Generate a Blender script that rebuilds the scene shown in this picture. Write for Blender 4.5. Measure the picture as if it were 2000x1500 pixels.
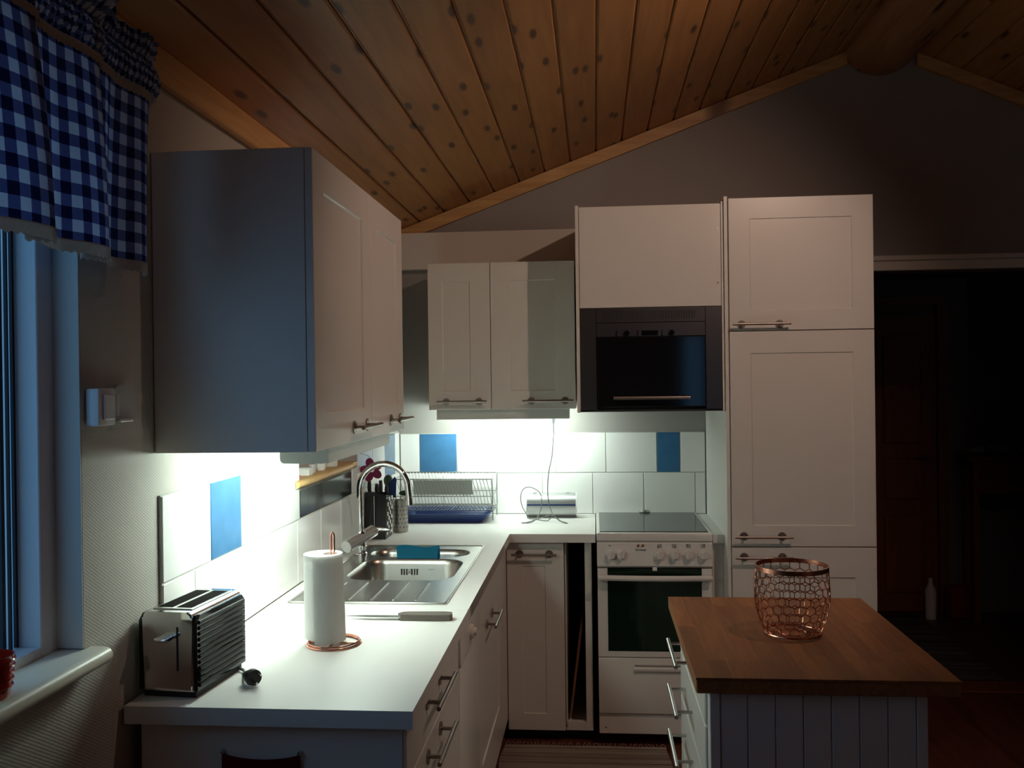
import bpy, bmesh, math, random
from mathutils import Vector, Matrix
random.seed(7)
for o in list(bpy.data.objects): bpy.data.objects.remove(o)
scene = bpy.context.scene
C = scene.collection
PI = math.pi

# ------------------------------------------------------------------ camera
cam_d = bpy.data.cameras.new('camera'); cam = bpy.data.objects.new('camera', cam_d); C.objects.link(cam)
cam_d.sensor_fit = 'HORIZONTAL'; cam_d.sensor_width = 36.0; cam_d.lens = 36*1809.765/2000
cam_d.clip_start = .02
F = Vector((-0.0878428, 0.99612865, -0.00336851)); U = Vector((0.01239498, 0.00447435, 0.99991317)); R = Vector((0.99605723, 0.08779342, -0.01274004))
M = Matrix.Identity(4)
for i in range(3): M[i][0] = R[i]; M[i][1] = U[i]; M[i][2] = -F[i]
M.translation = Vector((1.01620, -4.74438, 1.58245)); cam.matrix_world = M
scene.camera = cam
# ------------------------------------------------------------------ world: blue dusk
w = bpy.data.worlds.new('dusk'); scene.world = w; w.use_nodes = True
bg = w.node_tree.nodes['Background']; bg.inputs[0].default_value = (.13, .315, .55, 1); bg.inputs[1].default_value = 1.65
SPOT_W = 42.0; LED_LEFT = 17.0; LED_BACK = 15.0; FILL_W = 15.0
scene.view_settings.view_transform = 'Standard'; scene.view_settings.look = 'None'
scene.view_settings.exposure = 0.0; scene.view_settings.gamma = 1.0; scene.view_settings.use_curve_mapping = False

# ------------------------------------------------------------------ materials
MAT = {}
def nodes(m):
    m.use_nodes = True; nt = m.node_tree; return nt, nt.nodes, nt.links, nt.nodes['Principled BSDF']
def mat(name, col, rough=.5, metal=0, noise=0, nscale=20, bump=0, bscale=200, coat=0, spec=.5, trans=0, ior=1.45, alpha=1, stretch=None):
    if name in MAT: return MAT[name]
    m = bpy.data.materials.new(name); nt, N, L, b = nodes(m)
    b.inputs['Base Color'].default_value = (*col, 1); b.inputs['Roughness'].default_value = rough; b.inputs['Metallic'].default_value = metal
    b.inputs['Specular IOR Level'].default_value = spec; b.inputs['Coat Weight'].default_value = coat; b.inputs['Coat Roughness'].default_value = .08
    b.inputs['Transmission Weight'].default_value = trans; b.inputs['IOR'].default_value = ior; b.inputs['Alpha'].default_value = alpha
    tc = N.new('ShaderNodeTexCoord'); mp = N.new('ShaderNodeMapping'); L.new(tc.outputs['Object'], mp.inputs[0])
    if stretch: mp.inputs['Scale'].default_value = stretch
    if noise:
        n = N.new('ShaderNodeTexNoise'); n.inputs['Scale'].default_value = nscale; n.inputs['Detail'].default_value = 5; L.new(mp.outputs[0], n.inputs['Vector'])
        mx = N.new('ShaderNodeMixRGB'); mx.inputs[1].default_value = (*[c*(1-noise) for c in col], 1); mx.inputs[2].default_value = (*[min(1, c*(1+noise)) for c in col], 1)
        L.new(n.outputs[0], mx.inputs[0]); L.new(mx.outputs[0], b.inputs['Base Color'])
    if bump:
        n2 = N.new('ShaderNodeTexNoise'); n2.inputs['Scale'].default_value = bscale; n2.inputs['Detail'].default_value = 3; L.new(mp.outputs[0], n2.inputs['Vector'])
        bp = N.new('ShaderNodeBump'); bp.inputs['Strength'].default_value = bump; bp.inputs['Distance'].default_value = .002
        L.new(n2.outputs[0], bp.inputs['Height']); L.new(bp.outputs[0], b.inputs['Normal'])
    MAT[name] = m; return m
def emat(name, col, st):
    m = bpy.data.materials.new(name); nt, N, L, b = nodes(m)
    b.inputs['Base Color'].default_value = (.8, .8, .8, 1); b.inputs['Emission Color'].default_value = (*col, 1); b.inputs['Emission Strength'].default_value = st
    MAT[name] = m; return m
def wood(name, c1, c2, knots=0, axis='Y', scale=1.0, rough=.5, vary=.25, coat=0, knotcol=(.05, .02, .008)):
    """streaky grain along one object axis, per-object tone, optional knots"""
    m = bpy.data.materials.new(name); nt, N, L, b = nodes(m)
    tc = N.new('ShaderNodeTexCoord'); oi = N.new('ShaderNodeObjectInfo')
    add = N.new('ShaderNodeVectorMath'); add.operation = 'ADD'
    sc = N.new('ShaderNodeVectorMath'); sc.operation = 'SCALE'; cmb = N.new('ShaderNodeCombineXYZ')
    for i in range(3): L.new(oi.outputs['Random'], cmb.inputs[i])
    L.new(cmb.outputs[0], sc.inputs[0]); sc.inputs['Scale'].default_value = 37.0
    L.new(tc.outputs['Object'], add.inputs[0]); L.new(sc.outputs[0], add.inputs[1])
    mp = N.new('ShaderNodeMapping'); s = {'X': (1.2, 16, 16), 'Y': (16, 1.2, 16), 'Z': (16, 16, 1.2)}[axis]
    mp.inputs['Scale'].default_value = tuple(v*scale for v in s); L.new(add.outputs[0], mp.inputs[0])
    n = N.new('ShaderNodeTexNoise'); n.inputs['Scale'].default_value = 1.6; n.inputs['Detail'].default_value = 8; n.inputs['Distortion'].default_value = .8; L.new(mp.outputs[0], n.inputs['Vector'])
    cr = N.new('ShaderNodeValToRGB'); cr.color_ramp.elements[0].color = (*c2, 1); cr.color_ramp.elements[1].color = (*c1, 1)
    cr.color_ramp.elements[0].position = .3; cr.color_ramp.elements[1].position = .72; L.new(n.outputs[0], cr.inputs[0])
    hv = N.new('ShaderNodeHueSaturation'); mr = N.new('ShaderNodeMapRange'); mr.inputs[3].default_value = 1-vary; mr.inputs[4].default_value = 1+vary
    L.new(oi.outputs['Random'], mr.inputs[0]); L.new(mr.outputs[0], hv.inputs['Value']); L.new(cr.outputs[0], hv.inputs['Color'])
    out = hv.outputs[0]
    if knots:
        mp2 = N.new('ShaderNodeMapping'); s2 = {'X': (knots, 8.5, 8.5), 'Y': (8.5, knots, 8.5), 'Z': (8.5, 8.5, knots)}[axis]
        mp2.inputs['Scale'].default_value = s2; L.new(add.outputs[0], mp2.inputs[0])
        v = N.new('ShaderNodeTexVoronoi'); v.voronoi_dimensions = '2D'; v.inputs['Scale'].default_value = 1.0; L.new(mp2.outputs[0], v.inputs['Vector'])
        kr = N.new('ShaderNodeValToRGB'); kr.color_ramp.elements[0].position = .06; kr.color_ramp.elements[0].color = (1, 1, 1, 1)
        kr.color_ramp.elements[1].position = .125; kr.color_ramp.elements[1].color = (0, 0, 0, 1); L.new(v.outputs['Distance'], kr.inputs[0])
        mx = N.new('ShaderNodeMixRGB'); mx.inputs[2].default_value = (*knotcol, 1); L.new(kr.outputs[0], mx.inputs[0]); L.new(out, mx.inputs[1]); out = mx.outputs[0]
    L.new(out, b.inputs['Base Color']); b.inputs['Roughness'].default_value = rough; b.inputs['Coat Weight'].default_value = coat
    MAT[name] = m; return m
mat('white_lacquer', (.76, .735, .69), .33, noise=.02, nscale=8)
mat('white_plain', (.76, .735, .69), .45)
mat('white_appliance', (.80, .785, .76), .25)
mat('worktop', (.80, .79, .76), .38, noise=.02, nscale=300)
mat('wall_paint', (.31, .285, .27), .85, bump=.15, bscale=300)
mat('soffit_paint', (.66, .62, .57), .8)
mat('tile_white', (.82, .80, .78), .16, noise=.03, nscale=6, bump=.05, bscale=15)
mat('tile_blue', (.042, .135, .27), .2, noise=.22, nscale=14)
mat('tile_black', (.035, .04, .04), .12)
mat('grout', (.50, .49, .46), .9)
mat('steel', (.62, .61, .59), .28, 1)
mat('steel_sink', (.46, .44, .41), .27, 1, noise=.05, nscale=60)
mat('mixer_chrome', (.80, .81, .80), .22, .8)
mat('rack_wire', (.34, .35, .34), .35, 1)
mat('brushed_dark', (.40, .375, .35), .38, 1)
mat('board_grey', (.40, .42, .39), .7)
mat('speaker_silver', (.42, .43, .43), .36, .85)
mat('chrome', (.78, .79, .80), .06, 1)
mat('handle_steel', (.36, .32, .29), .36, 1)
mat('copper', (.70, .33, .24), .22, 1)
mat('black_gloss', (.006, .006, .007), .08, spec=.6)
mat('black_matte', (.02, .02, .02), .6)
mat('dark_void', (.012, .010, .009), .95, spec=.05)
mat('oven_glass', (.004, .018, .010), .07, spec=.6)
mat('hob_glass', (.02, .03, .028), .13, spec=.7)
mat('mw_steel', (.22, .205, .20), .30, 1)
mat('window_paint', (.74, .74, .76), .45)
mat('jamb_paint', (.62, .59, .55), .6)
mat('sill_paint', (.80, .76, .64), .35)
mat('gasket', (.01, .012, .02), .6)
mat('plastic_white', (.80, .79, .78), .35)
mat('fixture_grey', (.62, .65, .62), .4)
mat('paper', (.86, .85, .82), .95, bump=.5, bscale=350)
mat('blue_cloth', (.02, .25, .42), .95, noise=.08, nscale=200)
mat('blue_plastic', (.012, .03, .12), .3)
mat('plum', (.16, .008, .06), .6)
mat('green_leaf', (.02, .05, .02), .6)
mat('cable_grey', (.16, .17, .17), .5)
mat('lace', (.62, .50, .42), .95, noise=.15, nscale=150)
mat('red_cloth', (.20, .012, .02), .9)
mat('red_mark', (.30, .06, .07), .9)
mat('floor_hall', (.10, .055, .035), .4, noise=.3, nscale=6)
mat('hall_wall', (.22, .21, .22), .9)
mat('pink', (.75, .12, .22), .5)
mat('knife_handle', (.13, .105, .09), .5, noise=.25, nscale=40, stretch=(1, 8, 8))
mat('fringe', (.45, .38, .32), .95)
mat('cloth_grey', (.30, .30, .33), .95)
wood('pine', (.44, .195, .06), (.33, .135, .037), knots=2.3, axis='Y', rough=.5, vary=.10, knotcol=(.10, .04, .014))
wood('pine_trim', (.66, .40, .17), (.46, .24, .09), knots=1.4, axis='Y', rough=.45, vary=.08, knotcol=(.16, .06, .02))
wood('pine_trim_x', (.66, .40, .17), (.46, .24, .09), knots=1.4, axis='X', rough=.45, vary=.08, knotcol=(.16, .06, .02))
wood('beam_wood', (.42, .20, .08), (.26, .11, .04), knots=1.2, axis='Y', rough=.55, vary=.05)
wood('butcher', (.31, .125, .038), (.20, .072, .021), axis='Y', scale=2.2, rough=.52, vary=.25)
wood('shelf_wood', (.80, .52, .22), (.62, .36, .13), axis='Y', scale=2, rough=.5, vary=.05)
wood('door_wood', (.27, .085, .035), (.19, .055, .022), axis='Z', rough=.5, vary=.1)
wood('tray_wood', (.33, .14, .07), (.22, .08, .04), axis='Z', scale=2, rough=.5, vary=.1)
wood('floor_wood', (.17, .05, .03), (.09, .025, .016), axis='Y', rough=.45, vary=.1)
emat('led_left', (.82, 1.0, .90), LED_LEFT); emat('led_back', (.82, 1.0, .90), LED_BACK); emat('tube_left', (.82, 1.0, .90), LED_LEFT*6); emat('tube_back', (.82, 1.0, .90), LED_BACK*6)
def wallpaper():
    m = bpy.data.materials.new('wallpaper'); nt, N, L, b = nodes(m)
    b.inputs['Base Color'].default_value = (.46, .43, .385, 1); b.inputs['Roughness'].default_value = .8
    tc = N.new('ShaderNodeTexCoord'); hs = []
    for ang in (.55, -1.02):
        mp = N.new('ShaderNodeMapping'); mp.inputs['Rotation'].default_value = (ang, 0, 0); L.new(tc.outputs['Object'], mp.inputs[0])
        wv = N.new('ShaderNodeTexWave'); wv.bands_direction = 'Y'; wv.inputs['Scale'].default_value = 52; wv.inputs['Distortion'].default_value = 1.2; wv.inputs['Detail Scale'].default_value = 3
        L.new(mp.outputs[0], wv.inputs['Vector']); hs.append(wv)
    ad = N.new('ShaderNodeMath'); ad.operation = 'ADD'; L.new(hs[0].outputs['Fac'], ad.inputs[0]); L.new(hs[1].outputs['Fac'], ad.inputs[1])
    bp = N.new('ShaderNodeBump'); bp.inputs['Strength'].default_value = .24; bp.inputs['Distance'].default_value = .0015
    L.new(ad.outputs[0], bp.inputs['Height']); L.new(bp.outputs[0], b.inputs['Normal']); MAT['wallpaper'] = m
wallpaper()
def gingham():
    m = bpy.data.materials.new('gingham'); nt, N, L, b = nodes(m)
    uv = N.new('ShaderNodeUVMap'); sp = N.new('ShaderNodeSeparateXYZ'); L.new(uv.outputs[0], sp.inputs[0]); st = []
    for i in (0, 1):
        fr = N.new('ShaderNodeMath'); fr.operation = 'FRACT'; L.new(sp.outputs[i], fr.inputs[0])
        gt = N.new('ShaderNodeMath'); gt.operation = 'GREATER_THAN'; gt.inputs[1].default_value = .5; L.new(fr.outputs[0], gt.inputs[0]); st.append(gt)
    ad = N.new('ShaderNodeMath'); ad.operation = 'ADD'; L.new(st[0].outputs[0], ad.inputs[0]); L.new(st[1].outputs[0], ad.inputs[1])
    dv = N.new('ShaderNodeMath'); dv.operation = 'MULTIPLY'; dv.inputs[1].default_value = .5; L.new(ad.outputs[0], dv.inputs[0])
    cr = N.new('ShaderNodeValToRGB'); cr.color_ramp.interpolation = 'CONSTANT'
    e = cr.color_ramp.elements; e[0].position = 0; e[0].color = (.78, .79, .84, 1); e[1].position = .3; e[1].color = (.22, .28, .48, 1)
    x = e.new(.8); x.color = (.03, .06, .17, 1)
    L.new(dv.outputs[0], cr.inputs[0]); L.new(cr.outputs[0], b.inputs['Base Color']); b.inputs['Roughness'].default_value = .95
    b.inputs['Specular IOR Level'].default_value = .15; MAT['gingham'] = m
gingham()
def striped(name, cols, axis, freq, seed):
    m = bpy.data.materials.new(name); nt, N, L, b = nodes(m)
    tc = N.new('ShaderNodeTexCoord'); mp = N.new('ShaderNodeMapping'); s = [.15, .15, .15]; s[axis] = freq; mp.inputs['Scale'].default_value = s; mp.inputs['Location'].default_value = (seed, seed, 0)
    L.new(tc.outputs['Object'], mp.inputs[0]); n = N.new('ShaderNodeTexNoise'); n.inputs['Scale'].default_value = 1; n.inputs['Detail'].default_value = 3; L.new(mp.outputs[0], n.inputs['Vector'])
    cr = N.new('ShaderNodeValToRGB'); e = cr.color_ramp.elements; e[0].position = .36; e[0].color = (*cols[0], 1); e[1].position = .62; e[1].color = (*cols[-1], 1)
    for i, c in enumerate(cols[1:-1]): q = e.new(.36+.26*(i+1)/(len(cols)-1)); q.color = (*c, 1)
    L.new(n.outputs[0], cr.inputs[0]); L.new(cr.outputs[0], b.inputs['Base Color']); b.inputs['Roughness'].default_value = .95
    n2 = N.new('ShaderNodeTexNoise'); n2.inputs['Scale'].default_value = 150; L.new(tc.outputs['Object'], n2.inputs['Vector'])
    bp = N.new('ShaderNodeBump'); bp.inputs['Strength'].default_value = .5; bp.inputs['Distance'].default_value = .003; L.new(n2.outputs[0], bp.inputs['Height']); L.new(bp.outputs[0], b.inputs['Normal'])
    MAT[name] = m
striped('rag_rug', [(.20, .15, .12), (.52, .44, .37), (.70, .62, .54), (.36, .28, .23), (.75, .67, .60)], 1, 17, 3.1)
striped('hall_rug_mat', [(.05, .06, .09), (.25, .25, .28), (.12, .10, .10), (.34, .32, .32)], 1, 9, 1.7)
def pane_mat():
    m = bpy.data.materials.new('pane_glass'); m.use_nodes = True; nt = m.node_tree; N = nt.nodes; L = nt.links
    N.remove(N['Principled BSDF']); out = N['Material Output']
    t = N.new('ShaderNodeBsdfTransparent'); t.inputs[0].default_value = (.93, .96, .97, 1); g = N.new('ShaderNodeBsdfGlossy'); g.inputs['Roughness'].default_value = .02
    mx = N.new('ShaderNodeMixShader'); mx.inputs[0].default_value = .07; L.new(t.outputs[0], mx.inputs[1]); L.new(g.outputs[0], mx.inputs[2]); L.new(mx.outputs[0], out.inputs[0])
    MAT['pane_glass'] = m
pane_mat()
def red_glass():
    m = bpy.data.materials.new('red_glass'); m.use_nodes = True; nt = m.node_tree; N = nt.nodes; L = nt.links; b = N['Principled BSDF']
    b.inputs['Base Color'].default_value = (.55, .03, .012, 1); b.inputs['Roughness'].default_value = .12; b.inputs['Transmission Weight'].default_value = .45
    MAT['red_glass'] = m
red_glass()
mat('clear_plastic', (.70, .68, .66), .15, trans=.35)

# ------------------------------------------------------------------ mesh helpers
def B(): return bmesh.new()
def box(bm, x0, x1, y0, y1, z0, z1, bev=0, seg=2):
    vs = [bm.verts.new((x, y, z)) for x in (x0, x1) for y in (y0, y1) for z in (z0, z1)]
    fs = [bm.faces.new([vs[i] for i in q]) for q in ((0, 1, 3, 2), (4, 6, 7, 5), (0, 4, 5, 1), (2, 3, 7, 6), (0, 2, 6, 4), (1, 5, 7, 3))]
    if bev:
        es = list({e for f in fs for e in f.edges}); bmesh.ops.bevel(bm, geom=es, offset=bev, segments=seg, affect='EDGES', profile=.5)
    return bm
def frame_of(d):
    d = Vector(d).normalized(); u = Vector((0, 0, 1)).cross(d)
    if u.length < 1e-4: u = Vector((1, 0, 0))
    u.normalize(); return d, u, d.cross(u)
def cyl(bm, a, b, r, r2=None, n=16, cap=True):
    a = Vector(a); b = Vector(b); d, u, v = frame_of(b-a); r2 = r if r2 is None else r2
    A = [bm.verts.new(a+(u*math.cos(2*PI*i/n)+v*math.sin(2*PI*i/n))*r) for i in range(n)]
    Bv = [bm.verts.new(b+(u*math.cos(2*PI*i/n)+v*math.sin(2*PI*i/n))*r2) for i in range(n)]
    for i in range(n): bm.faces.new((A[i], A[(i+1) % n], Bv[(i+1) % n], Bv[i]))
    if cap: bm.faces.new(A[::-1]); bm.faces.new(Bv)
    return bm
def tube(bm, pts, r, n=8, closed=False, cap=True):
    pts = [Vector(p) for p in pts]; k = len(pts); rings = []; prev = None
    for i, p in enumerate(pts):
        if closed: t = (pts[(i+1) % k]-pts[i-1])
        else: t = pts[min(i+1, k-1)]-pts[max(i-1, 0)]
        t.normalize()
        if prev is None: _, u, v = frame_of(t)
        else:
            u = prev-t*prev.dot(t)
            if u.length < 1e-5: _, u, v = frame_of(t)
            u.normalize(); v = t.cross(u)
        prev = u; rr = r[i] if isinstance(r, (list, tuple)) else r
        rings.append([bm.verts.new(p+(u*math.cos(2*PI*j/n)+v*math.sin(2*PI*j/n))*rr) for j in range(n)])
    for i in range(k if closed else k-1):
        a, b = rings[i], rings[(i+1) % k]
        for j in range(n): bm.faces.new((a[j], a[(j+1) % n], b[(j+1) % n], b[j]))
    if cap and not closed: bm.faces.new(rings[0][::-1]); bm.faces.new(rings[-1])
    return bm
def lathe(bm, prof, c=(0, 0, 0), n=32, closed=False):
    c = Vector(c); rings = []
    for r, z in prof:
        rings.append([bm.verts.new(c+Vector((r*math.cos(2*PI*j/n), r*math.sin(2*PI*j/n), z))) for j in range(n)] if r > 1e-6 else [bm.verts.new(c+Vector((0, 0, z)))])
    m = len(rings)
    for i in range(m if closed else m-1):
        a, b = rings[i], rings[(i+1) % m]
        for j in range(n):
            k = (j+1) % n
            if len(a) == 1 and len(b) == 1: continue
            if len(a) == 1: bm.faces.new((a[0], b[k], b[j]))
            elif len(b) == 1: bm.faces.new((a[j], a[k], b[0]))
            else: bm.faces.new((a[j], a[k], b[k], b[j]))
    return bm
def prism(bm, poly, axis, a, b):
    """polygon in the two other axes (cyclic order x,y,z) extruded along axis from a to b"""
    def P(p, t):
        if axis == 0: return (t, p[0], p[1])
        if axis == 1: return (p[0], t, p[1])
        return (p[0], p[1], t)
    A = [bm.verts.new(P(p, a)) for p in poly]; Bv = [bm.verts.new(P(p, b)) for p in poly]; n = len(poly)
    for i in range(n): bm.faces.new((A[i], A[(i+1) % n], Bv[(i+1) % n], Bv[i]))
    bm.faces.new(A[::-1]); bm.faces.new(Bv); return bm
def catmull(pts, n=8):
    out = []; k = len(pts)
    for i in range(k-1):
        p0, p1, p2, p3 = [Vector(pts[max(0, min(k-1, j))]) for j in (i-1, i, i+1, i+2)]
        for s in range(n):
            t = s/n; out.append(.5*((2*p1)+(p2-p0)*t+(2*p0-5*p1+4*p2-p3)*t*t+(3*p1-p0-3*p2+p3)*t**3))
    out.append(Vector(pts[-1])); return out
def rrect(x0, x1, y0, y1, r, n=6):
    out = []
    for cx, cy, a in ((x1-r, y1-r, 0), (x0+r, y1-r, PI/2), (x0+r, y0+r, PI), (x1-r, y0+r, 1.5*PI)):
        for i in range(n+1): t = a+PI/2*i/n; out.append((cx+r*math.cos(t), cy+r*math.sin(t)))
    return out
def worigin(p):
    v = Vector((0, 0, 0))
    while p is not None: v += p.location; p = p.parent
    return v
def obj(name, bm, m, parent=None, local=False, smooth=None, keep_origin=False):
    bmesh.ops.recalc_face_normals(bm, faces=bm.faces)
    ang = 35 if smooth is None else smooth
    for f in bm.faces: f.smooth = True
    for e in bm.edges:
        if len(e.link_faces) == 2 and e.calc_face_angle(0) > math.radians(ang): e.smooth = False
    lo = Vector((min(v.co[i] for v in bm.verts) for i in range(3))); hi = Vector((max(v.co[i] for v in bm.verts) for i in range(3)))
    org = Vector(((lo.x+hi.x)/2, (lo.y+hi.y)/2, lo.z))
    bmesh.ops.translate(bm, verts=bm.verts, vec=-org)
    me = bpy.data.meshes.new(name); bm.to_mesh(me); bm.free()
    o = bpy.data.objects.new(name, me); C.objects.link(o)
    me.materials.append(MAT[m] if isinstance(m, str) else m)
    if parent is not None:
        o.parent = parent; o.location = org if local else org-worigin(parent)
    else: o.location = org
    return o
def tag(o, label, cat, group=None):
    o['label'] = label; o['category'] = cat
    if group: o['group'] = group
    return o
def thing(name, label, cat, loc, rz=0, group=None):
    o = bpy.data.objects.new(name, None); C.objects.link(o); o.empty_display_size = .05
    o.location = loc; o.rotation_euler = (0, 0, rz); return tag(o, label, cat, group)
def struct(name, bm, m, label=None):
    o = obj(name, bm, m); o['kind'] = 'structure'
    if label: o['label'] = label
    return o
def sbox(name, m, parent, *a, **k): return obj(name, box(B(), *a, **k), m, parent)

# ------------------------------------------------------------------ the room
FZ = -.04
EZ, SL, RX, SR = 2.36, .365, 2.444, .438
RZ = EZ+SL*RX
def ceil_z(x): return EZ+SL*x if x <= RX else RZ-SR*(x-RX)
XR, YR = 4.9, -6.5
floor = struct('floor', box(B(), -.15, XR, YR, .15, FZ-.1, FZ), 'floor_wood', 'dark red brown wooden kitchen floor')
# left wall with window opening and shallow niche
b = B()
for a in ((YR, -3.95, FZ, 2.5), (-3.95, -2.985, FZ, 1.025), (-3.95, -2.985, 2.15, 2.5), (-2.985, -1.65, FZ, 2.5), (-1.65, -.87, FZ, 1.232), (-1.65, -.87, 1.5, 2.5), (-.87, .15, FZ, 2.5)):
    box(b, -.15, 0, a[0], a[1], a[2], a[3])
box(b, -.15, -.10, -1.65, -.87, 1.232, 1.5)
wall_left = struct('wall_left', b, 'wallpaper', 'left wall with textured pale wallpaper')
DX0, DX1, DH = 2.36, 3.75, 2.105
b = B(); prism(b, [(0, FZ), (DX0, FZ), (DX0, ceil_z(DX0)+.02), (0, EZ+.02)], 1, 0, .15)
prism(b, [(DX0, DH), (DX1, DH), (DX1, ceil_z(DX1)+.02), (RX, RZ+.02), (DX0, ceil_z(DX0)+.02)], 1, 0, .15)
prism(b, [(DX1, FZ), (XR, FZ), (XR, ceil_z(XR)+.02), (DX1, ceil_z(DX1)+.02)], 1, 0, .15)
wall_back = struct('wall_back', b, 'wall_paint', 'greige painted gable wall behind the kitchen')
struct('wall_right', box(B(), XR, XR+.15, YR, .15, FZ, 2.4), 'wall_paint')
b = B(); wx0, wx1, wz0, wz1 = 1.91, 2.23, 1.1, 2.12
for a in ((-.15, wx0, FZ, 3.3), (wx1, XR+.15, FZ, 3.3), (wx0, wx1, FZ, wz0), (wx0, wx1, wz1, 3.3)): box(b, a[0], a[1], YR-.15, YR, a[2], a[3])
struct('wall_rear', b, 'wall_paint')
# rear window (seen mirrored in the microwave)
b = B()
for a in ((wx0, wx0+.06, wz0, wz1), (wx1-.06, wx1, wz0, wz1), (wx0+.06, wx1-.06, wz0, wz0+.06), (wx0+.06, wx1-.06, wz1-.06, wz1)): box(b, a[0], a[1], YR-.12, YR-.05, a[2], a[3])
w2 = struct('window_2', b, 'window_paint'); sbox('pane', 'pane_glass', w2, wx0+.06, wx1-.06, YR-.09, YR-.084, wz0+.06, wz1-.06)
# ceiling: backing plus single boards
b = B(); t = .05
prism(b, [(-.15, EZ-.15*SL+.012), (RX, RZ+.012), (XR+.15, ceil_z(XR+.15)+.012), (XR+.15, ceil_z(XR+.15)+.12), (RX, RZ+.12), (-.15, EZ-.15*SL+.12)], 1, YR-.15, .15)
ceiling = struct('ceiling', b, 'pine', 'pine board ceiling of the gabled roof')
def board(x0, x1):
    bm = B(); z0, z1 = ceil_z(x0), ceil_z(x1); s = (z1-z0)/(x1-x0); g = .005
    prism(bm, [(x0, z0+.005), (x0+g, z0+s*g), (x1-g, z1-s*g), (x1, z1+.005), (x1, z1+.0115), (x0, z0+.0115)], 1, YR, -.0015)
    return obj('board', bm, 'pine', ceiling, smooth=10)
x = .004
while x < RX-.03:
    board(x, min(x+.123, RX-.002)); x += .130
x = RX+.004
while x < 4.2:
    board(x, x+.123); x += .130
# ridge beam
b = B(); pl = [(RX+.165*math.cos(PI+PI*i/14), RZ-.055+.125*math.sin(PI+PI*i/14)) for i in range(15)]
prism(b, pl+[(RX+.16, RZ-.005), (RX, RZ+.0), (RX-.16, RZ-.005)], 1, YR, -.002)
struct('ceiling_beam', b, 'beam_wood', 'thick rounded wooden ridge beam under the gable peak')
# mouldings
b = B(); box(b, .0015, .028, YR+.01, -.034, 2.288, 2.368, .004, 1); struct('trim_1', b, 'pine_trim', 'pine moulding where the left wall meets the ceiling')
b = B(); prism(b, [(.03, ceil_z(.03)-.066), (2.284, ceil_z(2.284)-.066), (2.284, ceil_z(2.284)-.003), (.03, ceil_z(.03)-.003)], 1, -.03, -.0015); struct('trim_2', b, 'pine_trim_x', 'pine moulding rising along the gable above the cabinets')
b = B(); prism(b, [(2.62, ceil_z(2.62)-.066), (XR-.03, ceil_z(XR-.03)-.066), (XR-.03, ceil_z(XR-.03)-.003), (2.62, ceil_z(2.62)-.003)], 1, -.03, -.0015); struct('trim_3', b, 'pine_trim_x', 'pine moulding falling away on the far side of the ridge beam')
# soffit above the back wall cabinets
struct('wall_soffit', box(B(), .002, .940, -.055, -.0015, 2.160, 2.346), 'soffit_paint', 'white boxed soffit above the back wall cabinets')
# doorway casing
b = B(); box(b, DX0-.07, DX1+.07, -.022, -.0015, DH-.002, DH+.045, .003, 1); box(b, DX0-.08, DX1+.08, -.03, -.0015, DH+.046, DH+.072, .004, 1)
box(b, DX0-.07, DX0, -.022, -.0015, FZ, DH-.003); box(b, DX1, DX1+.07, -.022, -.0015, FZ, DH-.003)
struct('trim_4', b, 'white_plain', 'white casing around the wide doorway')
struct('trim_5', box(B(), DX0+.002, DX1-.002, .155, .33, FZ, FZ+.012, .004, 1), 'door_wood', 'low wooden threshold in the doorway')
# ---- hall behind the doorway
struct('floor_hall', box(B(), 1.9, 4.75, .15, 3.0, FZ-.1, FZ), 'floor_hall')
HY = 1.85
b = B(); box(b, 1.9, 4.75, HY, HY+.1, FZ, 2.5); struct('wall_hall_far', b, 'hall_wall')
struct('wall_hall_left', box(B(), 1.8, 1.9, .15, HY+.1, FZ, 2.5), 'hall_wall'); struct('wall_hall_right', box(B(), 4.75, 4.85, .15, HY+.1, FZ, 2.5), 'hall_wall')
struct('ceiling_hall', box(B(), 1.8, 4.85, .15, HY+.1, 2.5, 2.6), 'hall_wall')
b = B(); box(b, 2.55, 3.34, HY-.045, HY-.002, FZ+.01, 1.99)
door1 = struct('door_1', b, 'door_wood', 'reddish wooden door at the end of the dark hall')
for z0, z1 in ((.10, .62), (.74, 1.02), (1.12, 1.86)):
    for x0, x1 in ((2.66, 2.92), (2.99, 3.24)): sbox('panel', 'door_wood', door1, x0, x1, HY-.057, HY-.0455, z0, z1, bev=.008, seg=1)
obj('handle', cyl(cyl(B(), (3.28, HY-.046, 1.03), (3.28, HY-.09, 1.03), .009, n=10), (3.28, HY-.09, 1.03), (3.18, HY-.09, 1.03), .009, n=10), 'handle_steel', door1)
b = B(); box(b, 3.35, 3.41, HY-.06, HY-.002, FZ, 2.06); box(b, 2.48, 2.54, HY-.06, HY-.002, FZ, 2.06); box(b, 2.48, 3.41, HY-.06, HY-.002, 2.065, 2.12); struct('trim_6', b, 'door_wood', 'brown wooden casing around the hall door')

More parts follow.
